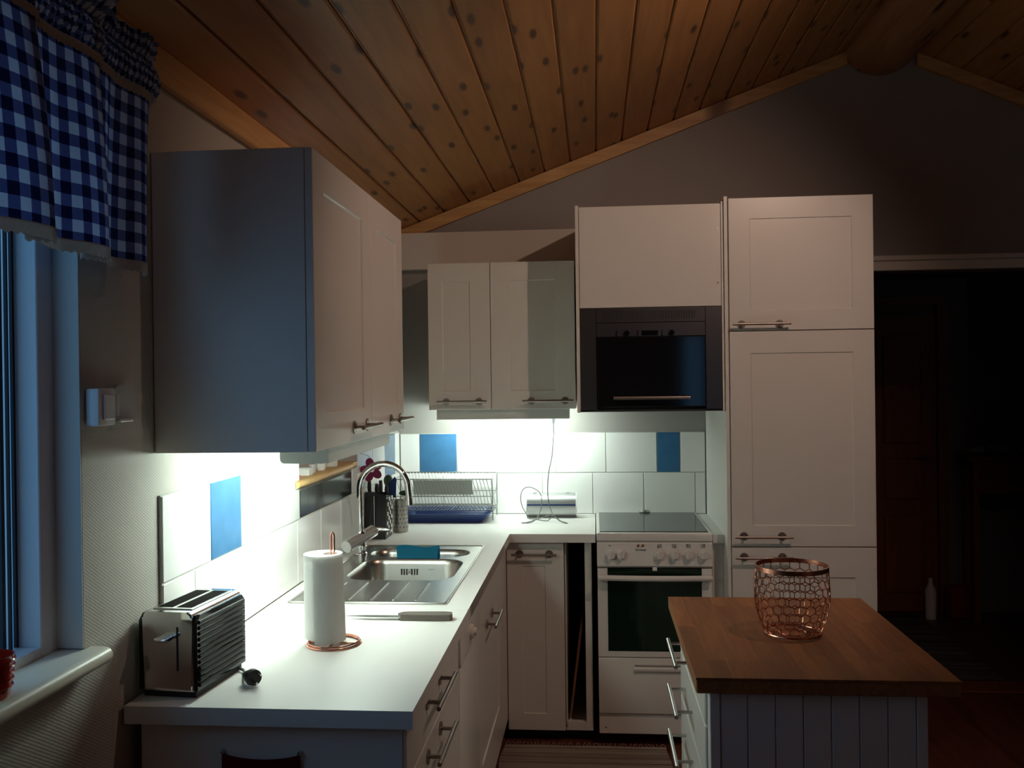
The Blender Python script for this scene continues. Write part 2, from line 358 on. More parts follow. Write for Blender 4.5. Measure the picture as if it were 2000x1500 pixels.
# ---- wall tiles
def tiles_back():
    y0 = -.010
    def t(x0, x1, z0, z1, m='tile_white'): sbox('tile', m, wall_back, x0+.0022, x1-.0022, y0, -.0022, z0+.0022, z1-.0022, bev=.0015, seg=1)
    sbox('grout', 'grout', wall_back, .012, 1.572, -.0066, -.0006, .9, 1.315)
    xs = [.012, .235, .492, .749, 1.006, 1.263, 1.519, 1.572]
    for a, c in zip(xs, xs[1:]): t(a, c, .9, 1.110)
    for a, c, m in ((.012, .113, 'w'), (.113, .309, 'b'), (.309, .562, 'w'), (.562, .818, 'w'), (.818, 1.074, 'w'), (1.074, 1.331, 'w'), (1.331, 1.447, 'b'), (1.447, 1.572, 'w')):
        t(a, c, 1.110, 1.315, 'tile_blue' if m == 'b' else 'tile_white')
tiles_back()
def tiles_left():
    def t(y0, y1, z0, z1, m='tile_white'): sbox('tile', m, wall_left, .0022, .010, y0+.0022, y1-.0022, z0+.0022, z1-.0022, bev=.0015, seg=1)
    for y0, y1, z0, z1 in ((-2.665, -.003, .9, 1.12), (-2.665, -1.652, 1.12, 1.325), (-.868, -.003, 1.12, 1.325)): sbox('grout', 'grout', wall_left, .0006, .0066, y0, y1, z0, z1)
    ys = [-2.665, -2.49, -2.22, -1.951, -1.682, -1.411, -1.142, -.873, -.605, -.337, -.012]
    for a, c in zip(ys, ys[1:]): t(a, c, .9, 1.118)
    for a, c, m in ((-2.665, -2.39, 'w'), (-2.39, -2.178, 'b'), (-2.178, -1.915, 'w'), (-1.915, -1.652, 'w'), (-.868, -.605, 'w'), (-.605, -.352, 'w'), (-.352, -.122, 'b'), (-.122, -.012, 'w')):
        t(a, c, 1.118, 1.325, 'tile_blue' if m == 'b' else 'tile_white')
    for a, c in ((-1.64, -1.55), (-1.55, -1.08), (-1.08, -.966)):
        o = sbox('border_tile', 'tile_black', wall_left, .0006, .008, a+.001, c-.001, 1.124, 1.213); o['label'] = 'glossy black border tile'
    t(-.966, -.868, 1.118, 1.226)
tiles_left()
b = B(); box(b, -.099, .012, -1.645, -.875, 1.2335, 1.249); prism(b, [(.012+.014*math.sin(PI*i/8)*1.0, 1.2395-.013*math.cos(PI*i/8)) for i in range(9)], 1, -1.70, -.985)
tag(obj('niche_shelf', b, 'shelf_wood'), 'light wooden shelf board with rounded nose in the tiled wall niche', 'shelf')
for i, (y, wv, h, m, l, n) in enumerate(((-1.585, .045, .012, 'pink', 'pink shallow dish on the niche shelf', 'dish'), (-1.46, .05, .028, 'plastic_white', 'wide white box on the niche shelf next to the pink dish', 'storage_box'), (-1.38, .03, .034, 'clear_plastic', 'translucent jar on the niche shelf', 'jar'), (-1.27, .04, .030, 'plastic_white', 'white canister in the middle of the niche shelf', 'canister'), (-1.12, .022, .034, 'white_plain', 'narrow white spice tin at the far end of the niche shelf', 'spice_tin'))):
    b = B(); x = -.03
    if n in ('dish', 'jar', 'canister'): lathe(b, [(0, .0002), (wv*.38, .0002), (wv*.5, h*.35), (wv*.5, h*.85), (wv*.42, h), (0, h)], (x, y, 1.2492), 20)
    else: box(b, x-.02, x+.02, y-wv/2, y+wv/2, 1.2494, 1.2494+h*.8, .002, 1); box(b, x-.021, x+.021, y-wv/2-.001, y+wv/2+.001, 1.2494+h*.8, 1.2494+h, .002, 1)
    tag(obj(n, b, m), l, n.replace('_', ' ').split()[-1])

# ---- left window
b = B(); Y0, Y1, Z0, Z1 = -3.95, -2.985, 1.06, 2.15
X0, X1 = -.15, -.055
box(b, X0, X1, Y1-.055, Y1-.0005, 1.0255, Z1-.002, .002, 1); box(b, X0, X1, Y0+.0005, Y0+.055, 1.0255, Z1-.002, .002, 1)
box(b, X0, X1, Y0+.0555, Y1-.0555, 1.0255, Z0+.018, .002, 1); box(b, X0, X1, Y0+.0555, Y1-.0555, Z1-.055, Z1-.002, .002, 1)
win = struct('window_1', b, 'window_paint', 'white framed kitchen window showing blue dusk')
sbox('pane', 'pane_glass', win, -.112, -.107, Y0+.056, Y1-.056, Z0+.019, Z1-.056)
for y, wv in ((-3.0445, .006), (-3.062, .004), (-3.084, .010)): sbox('gasket', 'gasket', win, -.1065, -.100, y-wv/2, y+wv/2, Z0+.019, Z1-.056)
sbox('jamb', 'jamb_paint', win, -.0545, -.0005, -2.9885, -2.9855, Z0+.002, Z1-.002)
b = B(); n = 8
prof = [(-.053, 1.026), (.031, 1.026)]+[(.031+.0165*math.sin(PI*i/n), 1.0425-.0165*math.cos(PI*i/n)) for i in range(1, n)]+[(.031, 1.059), (-.053, 1.059)]
prism(b, prof, 1, -3.948, -2.987); prism(b, [p if p[0] > 0 else (.0015, p[1]) for p in prof], 1, -2.9869, -2.962)
sill = obj('window_sill', b, 'sill_paint', win)
# ---- gingham valance
def valance():
    root = thing('valance_curtain', 'blue and white gingham valance with gathered header and lace hem at the window', 'curtain', (.11, -3.5, 1.82))
    plan = [(-2.868, .070), (-2.90, .098), (-2.945, .108), (-2.985, .092), (-3.03, .086), (-3.075, .108), (-3.12, .112), (-3.152, .098), (-3.150, .112), (-3.118, .134), (-3.15, .146), (-3.205, .142), (-3.25, .122), (-3.30, .126), (-3.345, .142), (-3.372, .134), (-3.366, .146), (-3.335, .162), (-3.36, .172), (-3.42, .166), (-3.48, .144), (-3.55, .13), (-3.62, .15), (-3.70, .16), (-3.78, .14), (-3.86, .13), (-3.95, .15), (-4.05, .155), (-4.15, .135), (-4.25, .14), (-4.34, .13)]
    path = catmull([Vector((p[1], p[0], 0)) for p in plan], 8); L = [0]
    for a, c in zip(path, path[1:]): L.append(L[-1]+(c-a).length)
    def sheet(name, rows, m, par, thick=.0012, uscale=1/.042):
        bm = B(); uvl = bm.loops.layers.uv.new('UVMap'); g = []
        for z, off, amp, gather in rows:
            row = []
            for i, p in enumerate(path):
                x = .112+(p.x-.112)*amp+off; y = p.y
                if gather: x += gather*math.sin(L[i]*480)+gather*.6*math.sin(L[i]*733+z*300); y += gather*.5*math.cos(L[i]*310)
                zz = z(L[i]) if callable(z) else z
                row.append(bm.verts.new((x, y, zz)))
            g.append(row)
        for r in range(len(g)-1):
            for i in range(len(path)-1):
                f = bm.faces.new((g[r][i], g[r][i+1], g[r+1][i+1], g[r+1][i]))
                for lp, ii, rr in zip(f.loops, (i, i+1, i+1, i), (r, r, r+1, r+1)): lp[uvl].uv = (L[ii]*uscale*(2.2 if rows[rr][3] else 1), g[rr][ii].co.z/.042*(2.2 if rows[rr][3] else 1))
        ret = bmesh.ops.solidify(bm, geom=list(bm.faces), thickness=thick)
        return obj(name, bm, m, par)
    sheet('cloth', [(1.832+.345*k/10, 0, 1-.55*(k/10)**1.5, 0) for k in range(11)], 'gingham', root)
    sheet('gathered_header', [(2.178+.072*k/8, .012*math.sin(PI*k/8), .25, .0045) for k in range(9)], 'gingham', root)
    sheet('ruffle', [(2.250, .0, .25, .003), (2.268, .012, .5, .006), (2.292, .020, 1.0, .008)], 'gingham', root)
    lz = lambda b0: (lambda s: b0+.0025*math.sin(s*420))
    sheet('lace_hem', [(lz(1.812), .002, 1.0, 0), (1.822, .0022, 1, 0), (1.834, .0022, 1, 0)], 'lace', root)
    sheet('lace_band', [(lz(2.166), .006, .48, 0), (2.175, .006, .46, 0), (2.184, .008, .4, .001)], 'lace', root)
    obj('rod', cyl(B(), (.095, -4.38, 2.214), (.095, -2.862, 2.214), .006, n=10), 'plastic_white', root)
valance()
# ---- switch, thermostat on the left wall
t_ = thing('light_switch', 'white square light switch on the wallpaper beside the window', 'switch', (.0, -2.937, 1.503))
sbox('back_plate', 'plastic_white', t_, .0015, .030, -2.972, -2.905, 1.502, 1.578, bev=.004, seg=2); sbox('rocker', 'plastic_white', t_, .0305, .036, -2.958, -2.919, 1.514, 1.566, bev=.002, seg=1)
t_ = thing('wall_hook', 'clear rounded plastic socket cover on the wallpaper next to the light switch', 'socket cover', (.0, -2.85, 1.503))
obj('cover', prism(B(), rrect(-2.893, -2.80, 1.504, 1.584, .022, 5), 0, .0015, .020), 'clear_plastic', t_); sbox('lid_edge', 'plastic_white', t_, .0205, .030, -2.885, -2.83, 1.506, 1.513, bev=.002, seg=1); sbox('hinge', 'plastic_white', t_, .0205, .027, -2.892, -2.886, 1.52, 1.565, bev=.001, seg=1)
t_['category'] = 'socket'; t_.name = 'wall_socket'
# ---- red candle glass on the sill
b = B(); prof = [(0, .0003), (.030, .0003), (.034, .006), (.041, .072), (.0385, .072), (.032, .012), (0, .010)]
lathe(b, prof, (-.005, -3.272, 1.0592), 28)
ch = tag(obj('candle_glass', b, 'red_glass'), 'ribbed orange red glass candle holder on the window sill', 'candle holder')
b = B()
for k in range(5):
    z = .020+.011*k; r = .0355+.0065*(z/.072)
    tube(b, [(-.005+r*math.cos(2*PI*j/24), -3.272+r*math.sin(2*PI*j/24), 1.0592+z) for j in range(24)], .0022, 6, closed=True)
obj('rib', b, 'red_glass', ch)

# ------------------------------------------------------------------ cabinet parts
def bar_handle(parent, p0, p1, nrm, off=.034, r=.0056, disc=.0175):
    p0 = Vector(p0); p1 = Vector(p1); nrm = Vector(nrm); d = (p1-p0)
    b = B(); cyl(b, p0+nrm*off, p1+nrm*off, r, n=12)
    for t in (.17, .83):
        q = p0+d*t; cyl(b, q+nrm*.0003, q+nrm*.004, disc, n=16); cyl(b, q+nrm*.004, q+nrm*off, .0048, n=10)
    return obj('handle', b, 'handle_steel', parent)
def panel_front(name, parent, axis, pos, u0, u1, z0, z1, inset=None, depth=.005, th=.018, m='white_lacquer'):
    """cabinet front whose outer face lies at pos and looks along -y (axis 1) or +x (axis 0); inset=(u0,u1,z0,z1) recessed field"""
    b = B(); s = -1 if axis == 1 else 1
    P = lambda u, d, z: (u, pos-s*0+(-s)*0+(d if axis == 1 else 0), z) if axis == 1 else (pos-d, u, z)
    def ring(a0, a1, c0, c1, d): return [b.verts.new(P(u, d, z)) for u, z in ((a0, c0), (a1, c0), (a1, c1), (a0, c1))]
    e = .0015; back = ring(u0, u1, z0, z1, th); side = ring(u0, u1, z0, z1, e); rim = ring(u0+e, u1-e, z0+e, z1-e, 0)
    loops = [back, side, rim]
    if inset:
        a0, a1, c0, c1 = inset; loops += [ring(a0, a1, c0, c1, 0), ring(a0+.003, a1-.003, c0+.003, c1-.003, depth)]
    for A, Bq in zip(loops, loops[1:]):
        for i in range(4): b.faces.new((A[i], A[(i+1) % 4], Bq[(i+1) % 4], Bq[i]))
    b.faces.new(back[::-1]); b.faces.new(loops[-1]); return obj(name, b, m, parent, smooth=20)
def carcass(parent, x0, x1, y0, y1, z0, z1, m='white_plain', name='body'): return sbox(name, m, parent, x0, x1, y0, y1, z0, z1, bev=.0008, seg=1)

# ---- left wall cabinets (doors look along +x)
ZC0, ZC1 = 1.425, 2.122
def left_wall_cab(y0, y1, label, ins, hy0, hy1):
    t = thing('wall_cabinet', label, 'cabinet', (.19, (y0+y1)/2, ZC0), group='cabinets over the sink')
    carcass(t, .002, .3635, y0+.0005, y1-.0005, ZC0, ZC1)
    d = panel_front('door', t, 0, .3835, y0+.001, y1-.001, ZC0+.001, ZC1-.001, (y0+ins, y1-ins, ZC0+.088, ZC1-.088))
    bar_handle(d, (.3835, hy0, ZC0+.040), (.3835, hy1, ZC0+.040), (1, 0, 0))
left_wall_cab(-2.680, -2.139, 'wide white shaker wall cabinet next to the window wall, its plain side facing out', .088, -2.375, -2.165)
left_wall_cab(-2.139, -1.696, 'narrower white shaker wall cabinet between the wide one and the corner', .088, -1.93, -1.72)
# ---- back wall cabinets
def back_wall_cab(x0, x1, label, ix0, ix1, h0, h1):
    t = thing('wall_cabinet', label, 'cabinet', ((x0+x1)/2, -.19, 1.448), group='cabinets on the back wall')
    carcass(t, x0+.0005, x1-.0005, -.361, -.011, 1.449, 2.145)
    d = panel_front('door', t, 1, -.381, x0+.0015, x1-.0015, 1.448, 2.145, (ix0, ix1, 1.535, 2.058))
    bar_handle(d, (h0, -.381, 1.487), (h1, -.381, 1.487), (0, -1, 0))
back_wall_cab(.232, .532, 'slim white shaker wall cabinet next to the left wall corner', .302, .435, .276, .513)
back_wall_cab(.532, .932, 'white shaker wall cabinet touching the microwave housing', .627, .840, .682, .922)
# ---- under-cabinet lights
def fixture(name, label, x0, x1, y0, y1, z0, z1, em, axis):
    t = thing(name, label, 'light', ((x0+x1)/2, (y0+y1)/2, z0), group='under cabinet lights')
    b = B(); c = .004
    if axis == 1:
        pr = [(x0, z1), (x0, z1-.006), (x1-c, z1-.006), (x1-c, z0), (x1-c*.4, z0), (x1, z0+.006), (x1, z1)]
        prism(b, pr, 1, y0+c, y1-c)
        for q in (y0, y1-c): prism(b, rrect(x0, x1, z0, z1, .012, 4), 1, q, q+c)
    else:
        pr = [(y1, z1), (y1, z1-.006), (y0+c, z1-.006), (y0+c, z0), (y0+c*.4, z0), (y0, z0+.004), (y0, z1)]
        prism(b, pr, 0, x0+c, x1-c)
        for q in (x0, x1-c): prism(b, rrect(y0, y1, z0, z1, .006, 3), 0, q, q+c)
    obj('housing', b, 'fixture_grey', t)
    tu = em.replace('led', 'tube')
    if axis == 1: sbox('diffuser', em, t, x0+.012, x1-.012, y0+.012, y1-.012, z0+.003, z1-.0065); sbox('tube_window', tu, t, x0+.009, x0+.0118, y0+.012, y1-.012, z0+.004, z1-.0075)
    else: sbox('diffuser', em, t, x0+.012, x1-.012, y0+.012, y1-.012, z0+.003, z1-.0065); sbox('tube_window', tu, t, x0+.012, x1-.012, y1-.0118, y1-.009, z0+.004, z1-.0075)
    return t
fixture('cabinet_light', 'slim grey strip light under the cabinets over the sink', .238, .360, -2.505, -1.815, 1.384, 1.4245, 'led_left', 1)
fl = fixture('cabinet_light', 'slim grey strip light under the back wall cabinets', .266, .899, -.360, -.255, 1.401, 1.4485, 'led_back', 0)
# cord of the back light
b = B(); cyl(b, (.822, -.31, 1.400), (.822, -.31, 1.376), .011, .0035, n=14); obj('cord_grommet', b, 'cable_grey', fl)
cp = [(.822, -.31, 1.376), (.821, -.30, 1.32), (.812, -.29, 1.22), (.795, -.28, 1.14), (.788, -.27, 1.06), (.793, -.27, .99), (.808, -.28, .945), (.812, -.29, .936), (.78, -.30, .930), (.74, -.31, .918), (.69, -.322, .9045), (.665, -.33, .9035), (.68, -.332, .9035), (.71, -.325, .905), (.735, -.30, .92), (.752, -.27, .955), (.758, -.25, 1.00), (.745, -.24, 1.04), (.70, -.23, 1.062), (.665, -.22, 1.05), (.652, -.21, 1.01), (.658, -.2, .965), (.675, -.19, .93), (.69, -.19, .9035), (.72, -.21, .9035), (.78, -.27, .9035), (.80, -.29, .918), (.815, -.30, .936), (.84, -.32, .915), (.872, -.335, .9035), (.884, -.34, .9035), (.876, -.325, .9035), (.85, -.31, .91), (.825, -.295, .925)]
obj('cord', tube(B(), catmull(cp, 6), .0022, 6), 'cable_grey', fl)
# ---- microwave housing
mh = thing('microwave_housing', 'tall white housing with a plain closed front above the microwave', 'cabinet', (1.26, -.3, 1.43))
sbox('side_panel', 'white_plain', mh, .944, .9585, -.722, -.011, 1.44, 2.337, bev=.0006, seg=1); sbox('side_panel', 'white_plain', mh, 1.5655, 1.5745, -.722, -.0115, 1.44, 2.338, bev=.0006, seg=1)
sbox('top_panel', 'white_plain', mh, .959, 1.565, -.713, -.011, 2.316, 2.330); sbox('bottom_panel', 'black_matte', mh, .959, 1.565, -.71, -.011, 1.443, 1.452)
sbox('back_panel', 'white_plain', mh, .959, 1.565, -.022, -.0115, 1.453, 2.315)
fp = sbox('front_panel', 'white_lacquer', mh, .9605, 1.5635, -.719, -.7015, 1.893, 2.330, bev=.001, seg=1)
for z in (1.991, 2.223): obj('screw_hole', cyl(B(), (1.550, -.7205, z), (1.550, -.7192, z), .0045, n=10), 'handle_steel', fp)
sbox('shelf', 'white_plain', mh, .959, 1.565, -.69, -.0225, 1.8931, 1.905)
mw = thing('microwave', 'built in stainless microwave oven with black glass door and bar handle', 'microwave', (1.26, -.35, 1.4525))
sbox('body', 'black_matte', mw, .98, 1.55, -.692, -.06, 1.4525, 1.886)
b = B(); yf = -.719; yb = -.6935
box(b, .9595, 1.030, yf, yb, 1.4525, 1.892, .001, 1); box(b, 1.496, 1.5645, yf, yb, 1.4525, 1.892, .001, 1); box(b, 1.0305, 1.4955, yf+.002, yb, 1.828, 1.892, .001, 1)
obj('trim_frame', b, 'mw_steel', mw)
cpn = sbox('control_panel', 'mw_steel', mw, 1.031, 1.495, yf-.002, yb, 1.767, 1.8265, bev=.001, seg=1)
for xx in (1.16, 1.352): obj('knob', cyl(B(), (xx, yf-.012, 1.781), (xx, yf-.0022, 1.781), .012, n=18), 'black_gloss', cpn)
sbox('display', 'black_gloss', cpn, 1.224, 1.294, yf-.0032, yf-.0021, 1.771, 1.792)
for xx in (1.116, 1.207, 1.311):
    for zz in (1.772, 1.781, 1.790): sbox('button', 'black_gloss', cpn, xx-.003, xx+.003, yf-.003, yf-.0021, zz-.0028, zz+.0028)
vg = sbox('vent_grille', 'mw_steel', mw, 1.06, 1.47, yf+.0005, yf+.0018, 1.84, 1.882)
b = B()
for i in range(36): box(b, 1.066+i*.0109, 1.0705+i*.0109, yf-.0001, yf+.0004, 1.844, 1.878)
s_ = obj('slot', b, 'black_matte', vg); s_['kind'] = 'stuff'
dr = sbox('door', 'black_gloss', mw, 1.0335, 1.4935, yf-.008, yb, 1.464, 1.7645, bev=.002, seg=1)
b = B(); cyl(b, (1.10, yf-.036, 1.503), (1.425, yf-.036, 1.503), .0075, n=12)
for xx in (1.108, 1.417): cyl(b, (xx, yf-.0082, 1.503), (xx, yf-.036, 1.503), .007, n=10)
obj('handle', b, 'steel', dr)
# ---- tall cabinet
tc = thing('tall_cabinet', 'tall white shaker larder cabinet beside the doorway', 'cabinet', (1.89, -.37, FZ))
sbox('side_panel', 'white_plain', tc, 1.576, 1.5905, -.735, -.0115, FZ, 2.356, bev=.0006, seg=1); sbox('side_panel', 'white_plain', tc, 2.176, 2.1915, -.7245, -.002, FZ, 2.346, bev=.0006, seg=1)
sbox('body', 'white_plain', tc, 1.591, 2.1755, -.722, -.002, FZ+.06, 2.344)
for z0, z1, zi0, zi1, zh in ((1.783, 2.345, 1.868, 2.257, 1.809), (.867, 1.779, .955, 1.687, .911), (.02, .863, .11, .738, .823)):
    d = panel_front('door', tc, 1, -.744, 1.594, 2.190, z0, z1, (1.681, 2.103, zi0, zi1)); bar_handle(d, (1.602, -.744, zh), (1.842, -.744, zh), (0, -1, 0))
# ------------------------------------------------------------------ worktops
WZ0, WZ1 = .862, .9
def worktop(name, rects, label):
    b = B()
    for x0, x1, y0, y1 in rects: box(b, x0, x1, y0, y1, WZ0, WZ1)
    bmesh.ops.remove_doubles(b, verts=b.verts, dist=1e-5)
    return tag(obj(name, b, 'worktop'), label, 'worktop', 'pale worktops')
SX0, SX1, SY0, SY1 = .075, .545, -1.925, -.955      # cut-out for the sink
worktop('worktop', [(.0105, .634, -2.853, -2.0095)], 'pale end piece of worktop under the toaster and paper towels')
worktop('worktop', [(.0105, .634, -2.008, SY0), (.0105, SX0, SY0, SY1), (SX1, .634, SY0, SY1), (.0105, .634, SY1, -.634), (.0105, 1.0155, -.634, -.0105)], 'pale L shaped worktop holding the sink and dish rack')
worktop('worktop', [(1.527, 1.5745, -.634, -.0105)], 'narrow pale strip of worktop between stove and tall cabinet')
# ---- base units, left run (fronts look along +x)
XF = .614
t = thing('drawer_unit', 'white drawer unit with bar handles under the worktop end', 'drawers', (.3, -2.45, FZ))
sbox('body', 'white_plain', t, .04, .594, -2.812, -2.072, .06, .8605); sbox('end_panel', 'white_plain', t, .036, .606, -2.829, -2.8125, FZ, .861, bev=.0006, seg=1)
sbox('plinth', 'white_plain', t, .03, .545, -2.812, -2.072, FZ, .0595)
for z0, z1, zh in ((.738, .858, .826), (.605, .735, .697), (.335, .602, .55), (.065, .332, .28)):
    d = panel_front('drawer', t, 0, XF, -2.826, -2.074, z0, z1); bar_handle(d, (XF, -2.63, zh), (XF, -2.36, zh), (1, 0, 0), off=.036)
t = thing('dishwasher', 'white dishwasher with round knob between the drawers and the sink cabinet', 'dishwasher', (.3, -1.85, FZ))
sbox('body', 'white_appliance', t, .04, .59, -2.066, -1.632, FZ+.04, .8605); cp_ = sbox('control_panel', 'white_appliance', t, .5905, .622, -2.064, -1.634, .745, .858, bev=.006, seg=3)
obj('knob', cyl(cyl(B(), (.6222, -1.87, .80), (.633, -1.87, .80), .024, .022, n=20), (.633, -1.87, .80), (.643, -1.87, .80), .013, .011, n=16), 'white_appliance', cp_)
sbox('label', 'plastic_white', cp_, .6222, .6228, -1.83, -1.80, .752, .775)  # white patch stands in for a highlight on the panel
sbox('door', 'white_appliance', t, .5905, .617, -2.064, -1.634, .10, .742, bev=.006, seg=3); sbox('kick_plate', 'white_appliance', t, .5905, .60, -2.06, -1.638, FZ+.005, .092)
t = thing('sink_cabinet', 'white shaker base cabinet under the sink', 'cabinet', (.3, -1.24, FZ))
for a in ((.04, .594, -1.628, -1.612), (.04, .594, -.886, -.870)): sbox('side_panel', 'white_plain', t, a[0], a[1], a[2], a[3], .06, .8605)
sbox('bottom_panel', 'white_plain', t, .04, .594, -1.611, -.887, .06, .076); sbox('plinth', 'white_plain', t, .53, .545, -1.628, -.70, FZ, .0595)
d = panel_front('door', t, 0, XF, -1.627, -.862, .065, .858, (-1.532, -.945, .237, .729)); bar_handle(d, (XF, -1.40, .688), (XF, -1.15, .688), (1, 0, 0), off=.036)
sbox('corner_filler', 'white_lacquer', t, .596, XF, -.859, -.602, .065, .858)
# ---- base cabinet on the back run
t = thing('base_cabinet', 'white shaker base cabinet in the corner below the back worktop', 'cabinet', (.74, -.3, FZ))
sbox('body', 'white_plain', t, .618, .873, -.58, -.02, .02, .8605); d = panel_front('door', t, 1, -.600, .616, .873, .014, .856, (.685, .79, .088, .752)); bar_handle(d, (.640, -.600, .806), (.842, -.600, .806), (0, -1, 0))
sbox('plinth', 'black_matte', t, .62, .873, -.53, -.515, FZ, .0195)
t = thing('tray_compartment', 'narrow open slot for trays between base cabinet and stove', 'cabinet', (.935, -.3, FZ))
sbox('side_panel', 'white_plain', t, .876, .882, -.58, -.02, .0255, .8605); sbox('side_panel', 'white_plain', t, .966, .996, -.592, -.02, .0255, .8605); sbox('bottom_panel', 'white_plain', t, .876, .996, -.592, -.02, .0145, .025); sbox('bottom_edge', 'white_plain', t, .8825, .9655, -.592, -.56, .0255, .05)
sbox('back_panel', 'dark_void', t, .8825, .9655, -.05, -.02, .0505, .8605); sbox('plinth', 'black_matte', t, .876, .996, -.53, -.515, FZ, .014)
b = B(); box(b, -.005, .005, -.15, .15, 0, .40, .002, 1); tr = tag(obj('wooden_tray', b, 'tray_wood'), 'reddish brown wooden board leaning in the open tray slot', 'board'); tr.location = (.893, -.40, .0525); tr.rotation_euler = (0, math.radians(7.5), 0)
# ------------------------------------------------------------------ sink
def sink():
    t = thing('sink', 'stainless steel inset sink with two bowls and ridged drainer', 'sink', (.31, -1.44, .72))
    b = B(); z = .9035
    outer = rrect(.058, .560, -1.945, -.942, .012, 4); bowls = [(.14, .522, -1.615, -1.235, .085, .16), (.125, .520, -1.195, -1.030, .075, .12)]
    edges = []; loops = []
    def loop(pts, zz): return [b.verts.new((p[0], p[1], zz)) for p in pts]
    def close(vs): return [b.edges.new((vs[i], vs[(i+1) % len(vs)])) for i in range(len(vs))]
    O = loop(outer, z); edges += close(O); hl = []
    for x0, x1, y0, y1, r, d in bowls:
        h = loop(rrect(x0, x1, y0, y1, r, 8), z); edges += close(h); hl.append(h)
    bmesh.ops.triangle_fill(b, use_beauty=True, use_dissolve=False, edges=edges)
    O2 = loop(outer, .9003); n = len(O)
    for i in range(n): b.faces.new((O[i], O[(i+1) % n], O2[(i+1) % n], O2[i]))
    for h, (x0, x1, y0, y1, r, d) in zip(hl, bowls):
        prev = h; n = len(h)
        for ins, dz in ((.004, .004), (.010, .02), (.016, d-.03), (.026, d-.008), (.045, d)):
            q = loop(rrect(x0+ins, x1-ins, y0+ins, y1-ins, max(.02, r-ins), 8), z-dz)
            for i in range(n): b.faces.new((prev[i], prev[(i+1) % n], q[(i+1) % n], q[i]))
            prev = q
        b.faces.new(prev)
    body = obj('basin', b, 'steel_sink', t)
    for xx in (.10, .172, .245, .316, .385, .456):
        rb = B(); tube(rb, [(xx, -1.905, z+.0002), (xx, -1.90, z+.0012), (xx, -1.67, z+.0012), (xx, -1.66, z+.0002)], .0032, 6); obj('drainer_ridge', rb, 'steel', t)
    rb = B(); tube(rb, [(x, y, z+.0005) for x, y in rrect(.064, .554, -1.939, -.948, .012, 4)], .0028, 6, closed=True); obj('rim', rb, 'steel', t)
    sl = B()
    for k in range(7):
        if k == 3: continue
        box(sl, .272+k*.010, .2765+k*.010, -1.2505, -1.2475, .845, .868)
    o = obj('overflow_slots', sl, 'black_matte', t); o['kind'] = 'stuff'
    obj('overflow_screw', cyl(B(), (.304, -1.2525, .8565), (.304, -1.249, .8565), .006, n=12), 'steel', t)
    obj('drain', lathe(B(), [(0, .002), (.03, .002), (.038, .0005), (0, .0003)], (.33, -1.42, .7436), 24), 'steel', t)
sink()
# ---- faucet
t = thing('faucet', 'chrome gooseneck kitchen faucet with single lever behind the sink', 'faucet', (.088, -1.15, .904))
fx, fy = .090, -1.150
obj('base', lathe(B(), [(0, 0), (.026, 0), (.026, .006), (.022, .010), (.0215, .085), (.019, .092), (0, .092)], (fx, fy, .9041), 28), 'chrome', t)
pth = [(fx, fy, .996), (fx, fy, 1.06), (fx, fy, 1.165)]+[(fx+.097-.097*math.cos(PI*i/18), fy, 1.165+.097*math.sin(PI*i/18)) for i in range(1, 19)]+[(fx+.196, fy, 1.145), (fx+.1975, fy, 1.13)]
obj('spout', tube(B(), pth, .0125, 14), 'chrome', t); obj('aerator', cyl(B(), (fx+.1975, fy, 1.1295), (fx+.199, fy, 1.10), .0145, n=18), 'chrome', t)
ba = Vector((.055, -1.225, .948)); bb = Vector((.128, -1.09, .988)); bd = (bb-ba).normalized()
obj('mixer_body', cyl(B(), ba, bb, .024, n=24), 'mixer_chrome', t); obj('body_cap', cyl(B(), ba-bd*.005, ba-bd*.0003, .0235, n=24), 'plastic_white', t)
lv = B(); tube(lv, [bb+bd*.002, bb+bd*.004+Vector((.03, 0, .004)), (.205, -1.10, .992)], [.016, .010, .007], 10); obj('lever', lv, 'chrome', t)
# ---- cloth on the sink divider
b = B(); rows = [(-1.245, .865), (-1.228, .893), (-1.2165, .9105), (-1.211, .930), (-1.204, .948), (-1.197, .930), (-1.188, .908), (-1.176, .875)]
g = [[b.verts.new((.247+.165*i/10+.003*math.sin(i*.9+k), y+.002*math.sin(i*1.3), z+(.004*math.sin(i*.7) if z > .9 else 0))) for i in range(11)] for k, (y, z) in enumerate(rows)]
for r in range(len(g)-1):
    for i in range(10): b.faces.new((g[r][i], g[r][i+1], g[r+1][i+1], g[r+1][i]))
bmesh.ops.solidify(b, geom=list(b.faces), thickness=.003); tag(obj('dish_cloth', b, 'blue_cloth'), 'turquoise dish cloth folded over the divider between the sink bowls', 'cloth')
# ---- kitchen knife
t = thing('kitchen_knife', 'kitchen knife with grey brown wooden handle lying beside the sink', 'knife', (.46, -2.08, .9))
b = B(); prism(b, [(.292, -2.120), (.36, -2.131), (.455, -2.133), (.455, -2.108), (.33, -2.112)], 2, .9075, .9095); obj('blade', b, 'steel', t)
obj('handle', prism(B(), [(.447, -2.118), (.458, -2.102), (.475, -2.097), (.58, -2.093), (.600, -2.097), (.605, -2.118), (.600, -2.134), (.56, -2.138), (.475, -2.136), (.457, -2.136)], 2, .9003, .918), 'knife_handle', t)
